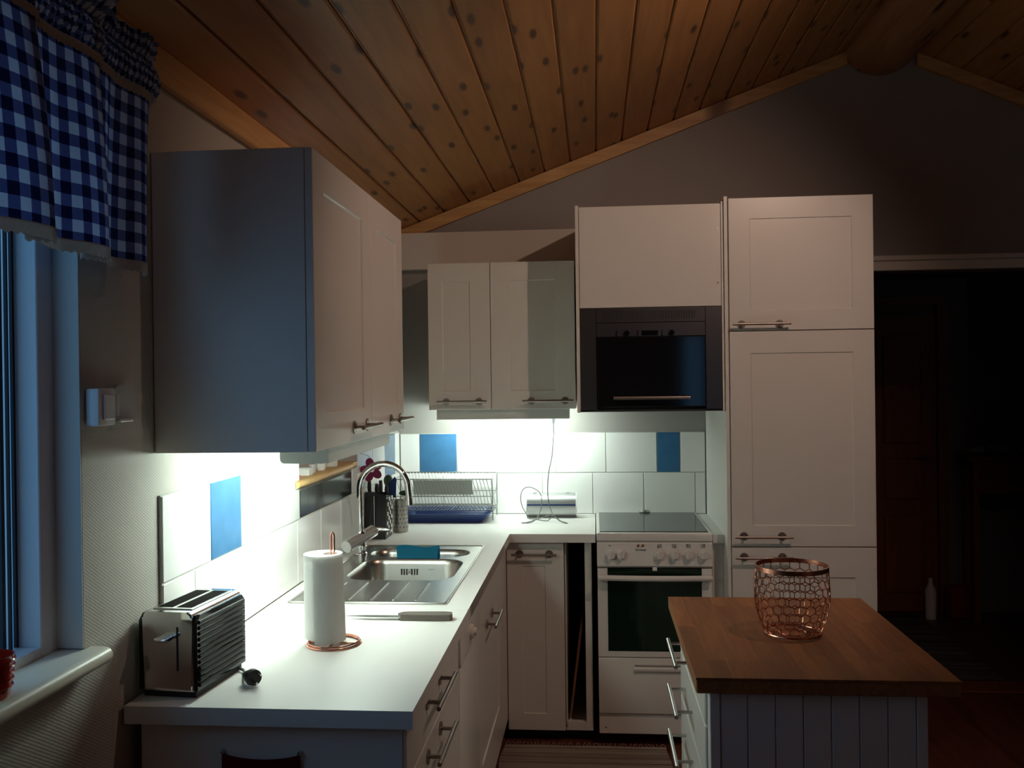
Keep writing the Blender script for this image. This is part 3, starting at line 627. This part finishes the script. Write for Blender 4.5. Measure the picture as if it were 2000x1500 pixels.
# ---- paper towel holder and roll
hx, hy = .330, -2.372
t = thing('towel_holder', 'copper wire paper towel stand on the worktop', 'towel holder', (hx, hy, .9))
circ = lambda r, z, n=40: [(hx+r*math.cos(2*PI*i/n), hy+r*math.sin(2*PI*i/n), z) for i in range(n)]
b = B(); tube(b, circ(.069, .9032), .003, 8, closed=True); tube(b, circ(.066, .9085), .0022, 8, closed=True); obj('base_ring', b, 'copper', t)
b = B(); tube(b, [(hx-.066, hy, .9035), (hx-.02, hy, .9035), (hx-.0045, hy, .906), (hx-.0042, hy, .95), (hx-.0042, hy, 1.18), (hx-.003, hy, 1.189), (hx, hy, 1.192), (hx+.003, hy, 1.189), (hx+.0042, hy, 1.18), (hx+.0042, hy, .95), (hx+.0045, hy, .906), (hx+.02, hy, .9035), (hx+.066, hy, .9035)], .0026, 8); tube(b, [(hx, hy-.066, .9036), (hx, hy+.066, .9036)], .0026, 8); obj('spindle', b, 'copper', t)
def roll():
    t = thing('paper_roll', 'roll of white paper towel with a loose end on the copper stand', 'paper towel', (hx, hy, .921))
    z0, z1 = .920, 1.137; b = B(); n = 48; cx = hx-.026; ro, ri = .050, .020; px = hx-.006
    def ring(c, r, z): return [b.verts.new((c+r*math.cos(2*PI*i/n), hy+r*math.sin(2*PI*i/n), z)) for i in range(n)]
    L = [ring(cx, ro, z0), ring(cx, ro, z1), ring(px, ri, z1), ring(px, ri, z0)]
    for k in range(4):
        A, Q = L[k], L[(k+1) % 4]
        for i in range(n): b.faces.new((A[i], A[(i+1) % n], Q[(i+1) % n], Q[i]))
    obj('core_roll', b, 'paper', t)
    b = B(); rows = []
    for k in range(9):
        v = k/8; row = []
        for i in range(31):
            u = i/30; a = math.radians(-104+170*u); r = .0515+.0055*(1-v)*math.sin(PI*min(1, u*1.3))+.0012*(1-u)
            row.append(b.verts.new((cx+.003*(1-v)+r*math.cos(a), hy+r*math.sin(a), .9125+(z1-.9125)*v)))
        rows.append(row)
    for r in range(8):
        for i in range(30): b.faces.new((rows[r][i], rows[r][i+1], rows[r+1][i+1], rows[r+1][i]))
    bmesh.ops.solidify(b, geom=list(b.faces), thickness=-.0012); obj('loose_sheet', b, 'paper', t)
roll()
# ---- toaster
t = thing('toaster', 'two slot chrome toaster with black ribbed sides on the worktop end', 'toaster', (.0935, -2.686, .9002), math.radians(-5.5))
def lb(name, m, par, *a, **k): return obj(name, box(B(), *a, **k), m, par, local=True)
lb('base', 'black_matte', t, -.062, .062, -.105, .105, .0, .016); W2, L2 = .0595, .114
b = B(); pr = [(-W2, .014)]+[(-W2+.014-.014*math.cos(PI/2*i/6), .174+.014*math.sin(PI/2*i/6)) for i in range(7)]+[(W2-.014+.014*math.sin(PI/2*i/6), .174+.014*math.cos(PI/2*i/6)) for i in range(7)]+[(W2, .014)]
prism(b, pr, 1, -L2, L2); bmesh.ops.bevel(b, geom=[e for e in b.edges if abs(e.verts[0].co.y-e.verts[1].co.y) < 1e-6], offset=.004, segments=2, affect='EDGES'); sh = obj('shell', b, 'chrome', t, local=True)
for s in (-1, 1):
    b = B(); x0, x1 = sorted((s*(W2+.0005), s*(W2+.010)))
    prism(b, [(-L2+.003, .016), (L2-.003, .016), (L2-.003, .166), (L2-.018, .180), (-L2+.018, .180), (-L2+.003, .166)], 0, x0, x1); sp_ = obj('side_panel', b, 'black_gloss', t, local=True)
    b = B()
    for k in range(12):
        z = .028+k*.0124; tube(b, [(s*(W2+.0095), -L2+.010, z), (s*(W2+.0095), L2-.010, z)], .0048, 8)
    o = obj('rib', b, 'black_matte', sp_, local=True); o.location = o.location-sp_.location
tp = lb('top_plate', 'steel', t, -.047, .047, -.092, .092, .1881, .1905, bev=.001, seg=1)
for xx in (-.0225, .0225):
    o = lb('slot', 'dark_void', tp, xx-.0175, xx+.0175, -.082, .082, .1906, .1912); o.location -= tp.location
b = B(); box(b, -.016, .016, -L2-.030, -L2-.0005, .128, .137, .004, 2); obj('lever', b, 'plastic_white', t, local=True).data.materials[0] = MAT['chrome']
lb('lever_slot', 'black_matte', t, .022, .026, -L2-.0012, -L2-.0001, .06, .155)
cord = catmull([(.058, .085, .010), (.082, .075, .006), (.100, .045, .0055), (.112, .020, .008), (.128, .004, .016)], 6); obj('cord', tube(B(), cord, .0035, 8), 'cable_grey', t, local=True)
b = B(); cyl(b, (.126, .006, .0175), (.146, -.010, .020), .011, .0185, n=16); cyl(b, (.146, -.010, .020), (.156, -.018, .021), .0185, .0175, n=16); pg = obj('plug', b, 'black_matte', t, local=True)
b = B()
for s in (-1, 1): cyl(b, (.1565+s*.003, -.0185+s*.004, .021+s*.008), (.173+s*.003, -.0315+s*.004, .0225+s*.008), .0024, n=8)
o = obj('prongs', b, 'chrome', pg, local=True); o.location -= pg.location
# ---- knife block, holder, brushes, flower
t = thing('knife_block', 'black glossy knife block with a mosaic side in the worktop corner', 'knife block', (.06, -.72, .9))
b = B(); prism(b, [(-.785, .9002), (-.665, .9002), (-.640, 1.075), (-.765, 1.105)], 0, .015, .108); kb = obj('block', b, 'black_gloss', t)
b = B()
for i in range(4):
    for j in range(8):
        if (i+j) % 2 == 0: y = -.762+i*.026+.003*j; box(b, .1084, .1092, y, y+.021, .915+j*.0205, .932+j*.0205)
o = obj('mosaic', b, 'plastic_white', kb); o['kind'] = 'stuff'
sbox('divider', 'steel', kb, .058, .060, -.7875, -.7865, .92, 1.09)
for i, (x, y, h) in enumerate(((.03, -.745, .055), (.052, -.70, .05), (.078, -.735, .06), (.094, -.69, .045))):
    b = B(); zt = 1.0995-(y+.765)*.24; tube(b, [(x, y, zt+.001), (x, y-.006, zt+h*.5), (x+.002, y-.012, zt+h)], [.008, .0095, .0075], 8)
    tag(obj('knife', b, 'black_matte'), 'black handled knife standing in the knife block', 'knife', 'knives in the block')
t = thing('utensil_holder', 'perforated stainless steel utensil holder beside the knife block', 'utensil holder', (.125, -.56, .9))
ux, uy = .128, -.575
obj('cup', lathe(B(), [(0, .001), (.034, .001), (.036, .004), (.036, .146), (.0345, .146), (.0345, .005), (0, .005)], (ux, uy, .9), 32), 'brushed_dark', t)
b = B()
for j in range(6):
    for i in range(14):
        a = 2*PI*(i+.5*(j % 2))/14; p = Vector((ux+.0361*math.cos(a), uy+.0361*math.sin(a), .925+j*.019)); nn = Vector((math.cos(a), math.sin(a), 0)); cyl(b, p, p+nn*.0006, .0028, n=6)
o = obj('hole', b, 'black_matte', t); o['kind'] = 'stuff'
def brush(name, label, cat, base, top, headr, hm, sm='plastic_white'):
    t = thing(name, label, cat, base); obj('stick', tube(B(), [base, [(a+c)/2 for a, c in zip(base, top)], top], .0042, 8), sm, t)
    b = B(); d = (Vector(top)-Vector(base)).normalized(); bmesh.ops.create_uvsphere(b, u_segments=14, v_segments=9, radius=1)
    bmesh.ops.scale(b, verts=b.verts, vec=headr); bmesh.ops.translate(b, verts=b.verts, vec=Vector(top)+d*headr[2]*.9); obj('head', b, hm, t)
brush('dish_brush', 'dark green dish brush standing in the utensil holder', 'brush', (ux-.008, uy+.005, .908), (ux-.055, uy+.03, 1.105), (.022, .016, .028), 'green_leaf')
brush('serving_spoon', 'green handled spoon leaning to the side in the utensil holder', 'spoon', (ux+.006, uy+.006, .908), (ux+.014, uy+.03, 1.062), (.026, .012, .012), 'green_leaf')
t = thing('blue_spatula', 'dark blue spatula standing upright in the utensil holder', 'spatula', (ux-.006, uy-.008, .908))
obj('stick', tube(B(), [(ux-.004, uy-.008, .9065), (ux-.03, uy-.002, 1.06)], .004, 8), 'plastic_white', t)
obj('blade', prism(B(), [(ux-.050, 1.065), (ux-.018, 1.055), (ux-.014, 1.14), (ux-.022, 1.152), (ux-.052, 1.12)], 1, uy-.006, uy-.001), 'blue_plastic', t)
t = thing('flower_hanger', 'purple flower shaped decoration hanging from a hook on the tiles', 'decoration', (.06, -.74, 1.15))
b = B(); c0 = Vector((.052, -.80, 1.205)); ux_, uz_ = Vector((.86, .5, 0)).normalized(), Vector((0, 0, 1)); nn = ux_.cross(uz_)
for k in range(5):
    a = math.radians(90+72*k+14); q = c0+(ux_*math.cos(a)+uz_*math.sin(a))*.029; ring = [[], []]
    for s in (0, 1):
        for i in range(14):
            p = 2*PI*i/14; e = (ux_*math.cos(a)+uz_*math.sin(a))*(math.cos(p)*.024)+(uz_*math.cos(a)-ux_*math.sin(a))*(math.sin(p)*.0185); ring[s].append(b.verts.new(q+e+nn*(.004*s+.0006*k)))
    for i in range(14): b.faces.new((ring[0][i], ring[0][(i+1) % 14], ring[1][(i+1) % 14], ring[1][i]))
    b.faces.new(ring[0][::-1]); b.faces.new(ring[1])
obj('petals', b, 'plum', t); obj('centre', cyl(B(), c0-nn*.002, c0+nn*.009, .010, n=14), 'plastic_white', t)
b = B(); tube(b, [c0+uz_*.045, c0+uz_*.06-ux_*.01, (.020, -.815, 1.275), (.014, -.817, 1.285)], .0014, 6); cyl(b, (.0104, -.817, 1.285), (.016, -.817, 1.285), .011, .008, n=14); obj('hook', b, 'steel', t)
# ---- dish rack
def rack():
    t = thing('dish_rack', 'two tier chrome wire dish rack standing in a blue drip tray', 'dish rack', (.29, -.19, .9))
    b = B(); bot = rrect(.085, .470, -.318, -.075, .025, 4); top = rrect(.055, .515, -.340, -.050, .03, 4); ti = rrect(.060, .510, -.335, -.055, .03, 4); bi = rrect(.090, .465, -.313, -.080, .025, 4); n = len(bot)
    L = [[b.verts.new((p[0], p[1], z)) for p in pl] for pl, z in ((bot, .9003), (top, .945), (ti, .945), (bi, .905))]
    for A, Q in zip(L, L[1:]):
        for i in range(n): b.faces.new((A[i], A[(i+1) % n], Q[(i+1) % n], Q[i]))
    b.faces.new(L[0][::-1]); b.faces.new(L[-1]); obj('drip_tray', b, 'blue_plastic', t)
    x0, x1 = .050, .522
    def rail(y, z, r=.0026): return obj('rail', tube(B(), [(x0, y, z), (x1, y, z)], r, 8), 'rack_wire', t)
    for y, z in ((-.325, 1.112), (-.300, 1.026), (-.305, .990), (-.27, .955), (-.07, 1.122), (-.09, 1.03), (-.09, .955)): rail(y, z)
    for x in (x0, x1):
        b = B(); tube(b, catmull([(x, -.325, 1.112), (x, -.30, 1.026), (x, -.305, .99), (x, -.27, .955), (x, -.09, .955), (x, -.09, 1.03), (x, -.07, 1.122)], 4), .0028, 8); tube(b, [(x, -.325, 1.112), (x, -.07, 1.122)], .0022, 6); tube(b, [(x, -.300, 1.026), (x, -.09, 1.03)], .0022, 6)
        tube(b, [(x, -.285, .957), (x, -.285, .908)], .0028, 8); tube(b, [(x, -.10, .957), (x, -.10, .908)], .0028, 8); obj('side_frame', b, 'rack_wire', t)
    N = 27
    for i in range(N):
        x = x0+.008+(x1-x0-.034)*i/(N-1); b = B()
        tube(b, [(x, -.325, 1.112), (x+.020, -.300, 1.026), (x+.022, -.10, 1.03), (x, -.07, 1.122)], .0015, 5); tube(b, [(x, -.305, .990), (x+.018, -.27, .955), (x+.018, -.09, .955), (x+.004, -.09, 1.03)], .0015, 5)
        obj('wire', b, 'rack_wire', t)
rack()
b = B(); prism(b, [(-.290, 1.034), (-.285, 1.034), (-.300, 1.106), (-.305, 1.106)], 0, .135, .425)
tag(obj('cutting_board', b, 'board_grey'), 'grey board standing in the upper tier of the dish rack', 'board')
# ---- radio
t = thing('radio', 'silver rounded tabletop speaker with a blue stripe on the back worktop', 'speaker', (.80, -.12, .9))
b = B(); prism(b, [(-.125+.055*math.cos(2*PI*i/28)*.92, .9615+.0600*math.sin(2*PI*i/28)) for i in range(28)], 0, .680, .920); obj('body', b, 'speaker_silver', t)
for xx in (.674, .9205): obj('end_cap', prism(B(), [(-.125+.056*math.cos(2*PI*i/28)*.92, .9615+.0605*math.sin(2*PI*i/28)) for i in range(28)], 0, xx, xx+.0055), 'plastic_white', t)
obj('stripe', prism(B(), [(-.1768, .9640), (-.1740, .9640), (-.1740, .9715), (-.1765, .9715)], 0, .6805, .9195), 'blue_plastic', t)
for xx in (.715, .875): obj('foot', cyl(B(), (xx, -.125, 1.0216), (xx, -.125, 1.026), .010, n=12), 'plastic_white', t)
# ------------------------------------------------------------------ stove
def text(parent, body, size, loc, m, rot=(PI/2, 0, 0)):
    cu = bpy.data.curves.new('lettering', 'FONT'); cu.body = body; cu.size = size; cu.extrude = .0002; cu.align_x = 'CENTER'
    o = bpy.data.objects.new('lettering', cu); C.objects.link(o); dg = bpy.context.evaluated_depsgraph_get(); me = bpy.data.meshes.new_from_object(o.evaluated_get(dg))
    bpy.data.objects.remove(o); o = bpy.data.objects.new('lettering', me); C.objects.link(o); me.materials.clear(); me.materials.append(MAT[m])
    o.parent = parent; o.location = Vector(loc)-worigin(parent); o.rotation_euler = rot; return o
def stove():
    t = thing('stove', 'white freestanding electric stove with glass hob and dark oven window', 'stove', (1.27, -.32, FZ))
    x0, x1, yf = 1.0215, 1.5215, -.645
    sbox('body', 'white_appliance', t, x0+.002, x1-.002, -.60, -.03, FZ+.05, .872)
    hob = B(); box(hob, x0-.0015, x1+.0015, -.655, -.02, .8725, .908, .005, 3); hb = obj('hob_frame', hob, 'white_appliance', t)
    sbox('hob_glass', 'hob_glass', hb, x0+.012, x1-.014, -.628, -.038, .9082, .9118, bev=.001, seg=1)
    obj('vent_cap', lathe(B(), [(0, .0), (.026, .0), (.027, .006), (.020, .012), (0, .013)], (1.264, -.042, .9121), 24), 'steel', hb)
    b = B(); prism(b, [(-.600, .871), (-.640, .871), (-.652, .862), (-.656, .765), (-.648, .757), (-.600, .757)], 0, x0, x1); cpn = obj('control_panel', b, 'white_appliance', t)
    for i, xx in enumerate((1.082, 1.125, 1.294, 1.357, 1.419, 1.481)):
        b = B(); cyl(b, (xx, -.6555, .815), (xx, -.663, .815), .023, .0225, n=24); cyl(b, (xx, -.663, .815), (xx, -.680, .815), .0185, .0165, n=24); box(b, xx-.0035, xx+.0035, -.6835, -.678, .799, .831, .0012, 1); obj('knob', b, 'white_appliance', cpn)
    for xx in (1.2015, 1.2215): obj('indicator_lamp', cyl(B(), (xx, -.6565, .8535), (xx, -.6525, .8535), .0058, n=16), 'tray_wood', cpn)
    text(cpn, 'Gorenje', .0145, (1.212, -.6545, .831), 'cable_grey')
    for k, xx in enumerate((1.294, 1.357, 1.419, 1.481)):
        b = B()
        for q, (dx, dz) in enumerate(((-.0052, -.0045), (.0052, -.0045), (-.0052, .0045), (.0052, .0045))):
            tube(b, [(xx+dx+.0036*math.cos(2*PI*i/10), -.6537, .852+dz+.0036*math.sin(2*PI*i/10)) for i in range(10)], .0009 if q != k else .0017, 4, closed=True)
        o = obj('ring_symbol', b, 'cable_grey', cpn)
    sbox('mark', 'cable_grey', cpn, 1.072, 1.083, -.6540, -.6530, .851, .8545)
    # oven door
    b = B(); z0, z1 = .362, .752
    box(b, x0+.001, 1.066, yf, -.602, z0, z1); box(b, 1.476, x1-.001, yf, -.602, z0, z1); box(b, 1.066, 1.476, yf, -.602, z0, .386); box(b, 1.066, 1.476, -.615, -.602, .386, .752); bmesh.ops.remove_doubles(b, verts=b.verts, dist=1e-5)
    dr = obj('oven_door', b, 'white_appliance', t); sbox('oven_window', 'oven_glass', dr, 1.0665, 1.4755, yf+.002, -.6155, .3865, .7515)
    b = B(); pts = [(1.028+.488*i/16, -.675-.014*math.sin(PI*i/16), .716) for i in range(17)]
    tube(b, pts, .0125, 10)
    for xx in (1.043, 1.501): cyl(b, (xx, yf-.0003, .716), (xx, -.674, .716), .012, n=10)
    obj('handle', b, 'white_appliance', dr); sbox('latch', 'white_appliance', t, 1.262, 1.282, -.664, -.6565, .744, .760, bev=.002, seg=1)
    b = B(); box(b, x0+.001, x1-.001, yf, -.602, .112, .357, .003, 2); d2 = obj('drawer', b, 'white_appliance', t)
    b = B(); prism(b, [(yf-.0003, .296), (yf-.011, .302), (yf-.013, .312), (yf-.0003, .318)], 0, 1.178, 1.395); obj('grip', b, 'white_appliance', d2); sbox('grip_shade', 'wall_paint', d2, 1.18, 1.393, yf-.0008, yf-.0002, .319, .327)  # grey strip paints the shade of the hand recess above the grip
    sbox('plinth', 'white_appliance', t, x0+.001, x1-.001, -.632, -.602, .018, .107, bev=.002, seg=1)
    obj('bolt', cyl(B(), (1.052, -.6335, .045), (1.052, -.6322, .045), .004, n=10), 'cable_grey', t)
    for xx in (x0+.03, x1-.03):
        for yy in (-.56, -.08): obj('foot', cyl(B(), (xx, yy, FZ), (xx, yy, FZ+.0495), .018, n=12), 'black_matte', t)
stove()
tag(sbox('filler_panel', 'white_plain', None, 1.5275, 1.5745, -.602, -.585, FZ, .861), 'narrow white filler panel between the stove and the tall cabinet', 'panel')
# ------------------------------------------------------------------ island
def island():
    X0, X1, Y0, Y1 = 1.240, 1.825, -2.605, -1.812
    t = thing('kitchen_island', 'small white kitchen island with drawers and butcher block top', 'kitchen island', (1.53, -2.2, FZ))
    bx0, bx1, by0, by1 = 1.275, 1.765, -2.565, -1.85
    sbox('body', 'white_plain', t, bx0+.012, bx1-.012, by0+.012, by1-.012, FZ+.06, .8625)
    for x in (bx0, bx1-.024):
        for y in (by0, by1-.04): sbox('corner_post', 'white_plain', t, x, x+.024, y, y+.04, FZ, .8625, bev=.002, seg=1)
    n = 7; x = bx0+.0245; wd = (bx1-bx0-.049)/n
    for i in range(n): sbox('wall_board', 'white_plain', t, x+i*wd+.0008, x+(i+1)*wd-.0008, by0+.003, by0+.0115, FZ+.03, .862, bev=.0022, seg=1)
    for z0, z1, zh in ((.762, .852, .821), (.628, .758, .689), (.480, .624, .556), (.26, .476, .40), (.03, .256, .18)):
        d = sbox('drawer', 'white_lacquer', t, bx0-.006, bx0+.0115, by0+.044, by1-.044, z0, z1, bev=.002, seg=1)
        b = B(); xb = bx0-.052; cyl(b, (xb, -2.275, zh), (xb, -2.01, zh), .0058, n=12)
        for y in (-2.235, -2.05): cyl(b, (bx0-.0062, y, zh), (xb, y, zh), .0046, n=8)
        obj('handle', b, 'steel', d)
    core = sbox('top_core', 'butcher', t, X0+.0005, X1-.0005, Y0+.0005, Y1-.0005, .8632, .8945, bev=.003, seg=1)
    n = 14; wd = (X1-X0)/n
    for i in range(n):
        cuts = [Y0]; y = Y0+random.uniform(.12, .35)
        while y < Y1-.08: cuts.append(y); y += random.uniform(.22, .42)
        cuts.append(Y1)
        for a, c in zip(cuts, cuts[1:]): sbox('stave', 'butcher', core, X0+i*wd+.00005, X0+(i+1)*wd-.00005, a+.00005, c-.00005, .8946, .900)
island()
# ---- copper hexagon basket
def basket():
    cx, cy, z0 = 1.535, -2.225, .9003; t = thing('wire_basket', 'copper wire basket of hexagon mesh on the butcher block island', 'basket', (cx, cy, z0))
    Hh = .184
    def rad(u): return .072+.025*math.sin(min(1, u*1.8)*PI/2)-.004*max(0, u-.55)/.45
    def P(a, u): r = rad(u); return Vector((cx+r*math.cos(a), cy+r*math.sin(a), z0+.006+u*(Hh-.012)))
    ncol, nrow = 22, 8; b = B(); da = 2*PI/ncol; hz = 1/(nrow*.75+.25)*1.0
    def seg(p, q):
        cyl(b, p, q, .0013, n=5, cap=False)
    for r in range(nrow):
        u0 = r*hz*.75; sh = .5*da*(r % 2)
        for c in range(ncol):
            a = c*da+sh
            top, tr, br, bo = P(a, min(1, u0+hz)), P(a+da/2, u0+hz*.75), P(a+da/2, u0+hz*.25), P(a, u0)
            tl = P(a-da/2, u0+hz*.75); seg(tr, br); seg(bo, br); bl = P(a-da/2, u0+hz*.25); seg(bl, bo)
            if r == nrow-1: seg(tl, top); seg(top, tr)
    obj('hexagon_mesh', b, 'copper', t)
    b = B(); r = rad(1)+.0005; lathe(b, [(r-.0012, Hh-.012), (r+.0012, Hh-.012), (r+.0012, Hh), (r-.0012, Hh)], (cx, cy, z0), 48, closed=True); obj('rim_band', b, 'copper', t)
    b = B(); tube(b, [(cx+rad(0)*math.cos(2*PI*i/40), cy+rad(0)*math.sin(2*PI*i/40), z0+.005) for i in range(40)], .003, 8, closed=True); tube(b, [(cx+.035*math.cos(2*PI*i/30), cy+.035*math.sin(2*PI*i/30), z0+.004) for i in range(30)], .002, 6, closed=True)
    for k in range(6): a = 2*PI*k/6; tube(b, [(cx+.035*math.cos(a), cy+.035*math.sin(a), z0+.004), (cx+rad(0)*math.cos(a), cy+rad(0)*math.sin(a), z0+.005)], .0016, 5)
    obj('base_ring', b, 'copper', t)
basket()
# ---- rugs
def rug(name, label, x0, x1, y0, y1, m, fr=True):
    b = B(); nx, ny = 10, 40; g = [[b.verts.new((x0+(x1-x0)*i/nx+.006*math.sin(j*.5+i), y0+(y1-y0)*j/ny, FZ+.0065+.0012*math.sin(i*1.7+j*2.3))) for i in range(nx+1)] for j in range(ny+1)]
    for j in range(ny):
        for i in range(nx): b.faces.new((g[j][i], g[j][i+1], g[j+1][i+1], g[j+1][i]))
    bmesh.ops.solidify(b, geom=list(b.faces), thickness=.005); o = tag(obj(name, b, m), label, 'rug')
    if fr:
        f = B()
        for i in range(46):
            x = x0+.008+(x1-x0-.016)*i/45; tube(f, [(x, y1-.002, FZ+.006), (x+random.uniform(-.006, .006), y1+.022, FZ+.004), (x+random.uniform(-.012, .012), y1+.042, FZ+.003)], .0016, 4)
        q = obj('fringe', f, 'fringe', o); q['kind'] = 'stuff'
    return o
rug('rag_rug', 'striped beige rag rug on the kitchen floor in front of the stove', .60, 1.318, -1.80, -.645, 'rag_rug')
rug('hall_rug', 'dark striped rag rug on the hall floor beyond the doorway', 2.62, 3.17, .36, 1.72, 'hall_rug_mat', False)
# ---- hall bench with things
t = thing('console_table', 'dark narrow console table in the hall beyond the doorway', 'table', (3.80, 1.68, FZ))
sbox('top', 'door_wood', t, 3.46, 4.25, 1.55, HY-.065, 1.02, 1.05, bev=.003, seg=1)
for x in (3.49, 4.19):
    for y in (1.57, HY-.12): sbox('leg', 'door_wood', t, x, x+.035, y, y+.035, FZ, 1.0195)
sbox('drawer_box', 'door_wood', t, 3.53, 4.18, 1.58, HY-.07, .80, 1.0195)
for i, (x, s, l) in enumerate(((3.55, .05, 'small pale folded cloth on the hall table'), (3.70, .07, 'crumpled grey scarf on the hall table'), (3.88, .06, 'crumpled dark hat on the hall table end'))):
    b = B(); bmesh.ops.create_icosphere(b, subdivisions=3, radius=s)
    for v in b.verts: k = 1+.22*math.sin(v.co.x*70+i)+.15*math.cos(v.co.y*90); v.co *= k; v.co.z = v.co.z*.5
    lo = min(v.co.z for v in b.verts); bmesh.ops.translate(b, verts=b.verts, vec=(x, 1.66, 1.0505-lo)); tag(obj(('folded_cloth', 'scarf', 'hat')[i], b, 'cloth_grey'), l, ('cloth', 'scarf', 'hat')[i])
b = B(); lathe(b, [(0, 0), (.035, 0), (.035, .19), (.014, .235), (.014, .27), (0, .27)], (3.24, 1.66, FZ+.0003), 20); tag(obj('bottle', b, 'plastic_white'), 'pale bottle on the hall floor beside the door', 'bottle')
b = B(); box(b, -.07, .07, -.05, .05, 0, .22, .015, 3); o = tag(obj('shopping_bag', b, 'red_cloth'), 'small red bag on the hall floor beside the bottle', 'bag'); o.location = (3.42, 1.68, FZ+.0005); o.rotation_euler = (0, 0, .2)
# ---- red cloth hanging on the end panel
t = thing('hanging_towel', 'dark red cloth hung by its corners on the end of the drawer unit', 'towel', (.345, -2.84, .55))
b = B(); nx, nz = 16, 10
g = [[b.verts.new((.217+.172*i/nx, -2.836-.0035*math.sin(i*1.1)*(j/nz), (.800-.014*math.sin(PI*i/nx)**.6)-.30*j/nz)) for i in range(nx+1)] for j in range(nz+1)]
for j in range(nz):
    for i in range(nx): b.faces.new((g[j][i], g[j][i+1], g[j+1][i+1], g[j+1][i]))
bmesh.ops.solidify(b, geom=list(b.faces), thickness=.002); obj('cloth', b, 'red_cloth', t)
b = B(); tube(b, [(.302+.008*math.cos(a), -2.8415, .760+.008*math.sin(a)) for a in [math.radians(50+26*k) for k in range(11)]], .0012, 5); obj('printed_mark', b, 'red_mark', t)
for x in (.219, .387): obj('hook', cyl(B(), (x, -2.8295, .801), (x, -2.842, .801), .004, n=10), 'steel', t)
# ------------------------------------------------------------------ spot lamp on the ridge beam (out of frame)
def spot():
    P = Vector((2.10, -2.42, 2.88)); aim = Vector((.74, -.86, 1.38)); d = (aim-P).normalized()
    t = thing('spot_lamp', 'small white spot lamp on the pine ceiling beside the ridge beam', 'lamp', (P.x, P.y, 3.10))
    top = P-d*.07
    obj('mount', cyl(B(), (P.x, P.y, 3.090), (P.x, P.y, 3.108), .045, n=24), 'plastic_white', t)
    obj('arm', tube(B(), [(P.x, P.y, 3.089), (P.x, P.y, 3.03), top], .008, 8), 'plastic_white', t)
    b = B(); cyl(b, top, P-d*.01, .022, .042, n=24, cap=False); obj('shade', b, 'plastic_white', t)
    ld = bpy.data.lights.new('spot_bulb', 'SPOT'); ld.energy = SPOT_W; ld.color = (1.0, .69, .54); ld.spot_size = math.radians(112); ld.spot_blend = .72; ld.shadow_soft_size = .02
    lo = bpy.data.objects.new('spot_bulb', ld); C.objects.link(lo); lo.parent = t; lo.location = P-Vector(t.location); lo.rotation_euler = d.to_track_quat('-Z', 'Y').to_euler()
spot()

# ---- added lamp out of frame, giving the room a dim warm fill
t = thing('fill_lamp', 'added unseen fill lamp with a fabric shade at the far end of the room', 'lamp', (4.3, -5.7, FZ))
obj('base', lathe(B(), [(0, 0), (.14, 0), (.14, .02), (.02, .03), (0, .03)], (4.3, -5.7, FZ), 28), 'black_matte', t); obj('pole', cyl(B(), (4.3, -5.7, FZ+.0305), (4.3, -5.7, 1.45), .01, n=12), 'black_matte', t)
obj('shade', lathe(B(), [(.20, 1.32), (.14, 1.62), (.138, 1.62), (.198, 1.32)], (4.3, -5.7, 0), 32, closed=True), 'lace', t)
ld = bpy.data.lights.new('fill_light', 'POINT'); ld.energy = FILL_W; ld.color = (1, .80, .62); ld.shadow_soft_size = .05
lo = bpy.data.objects.new('fill_light', ld); C.objects.link(lo); lo.parent = t; lo.location = (0, 0, 1.60-FZ)
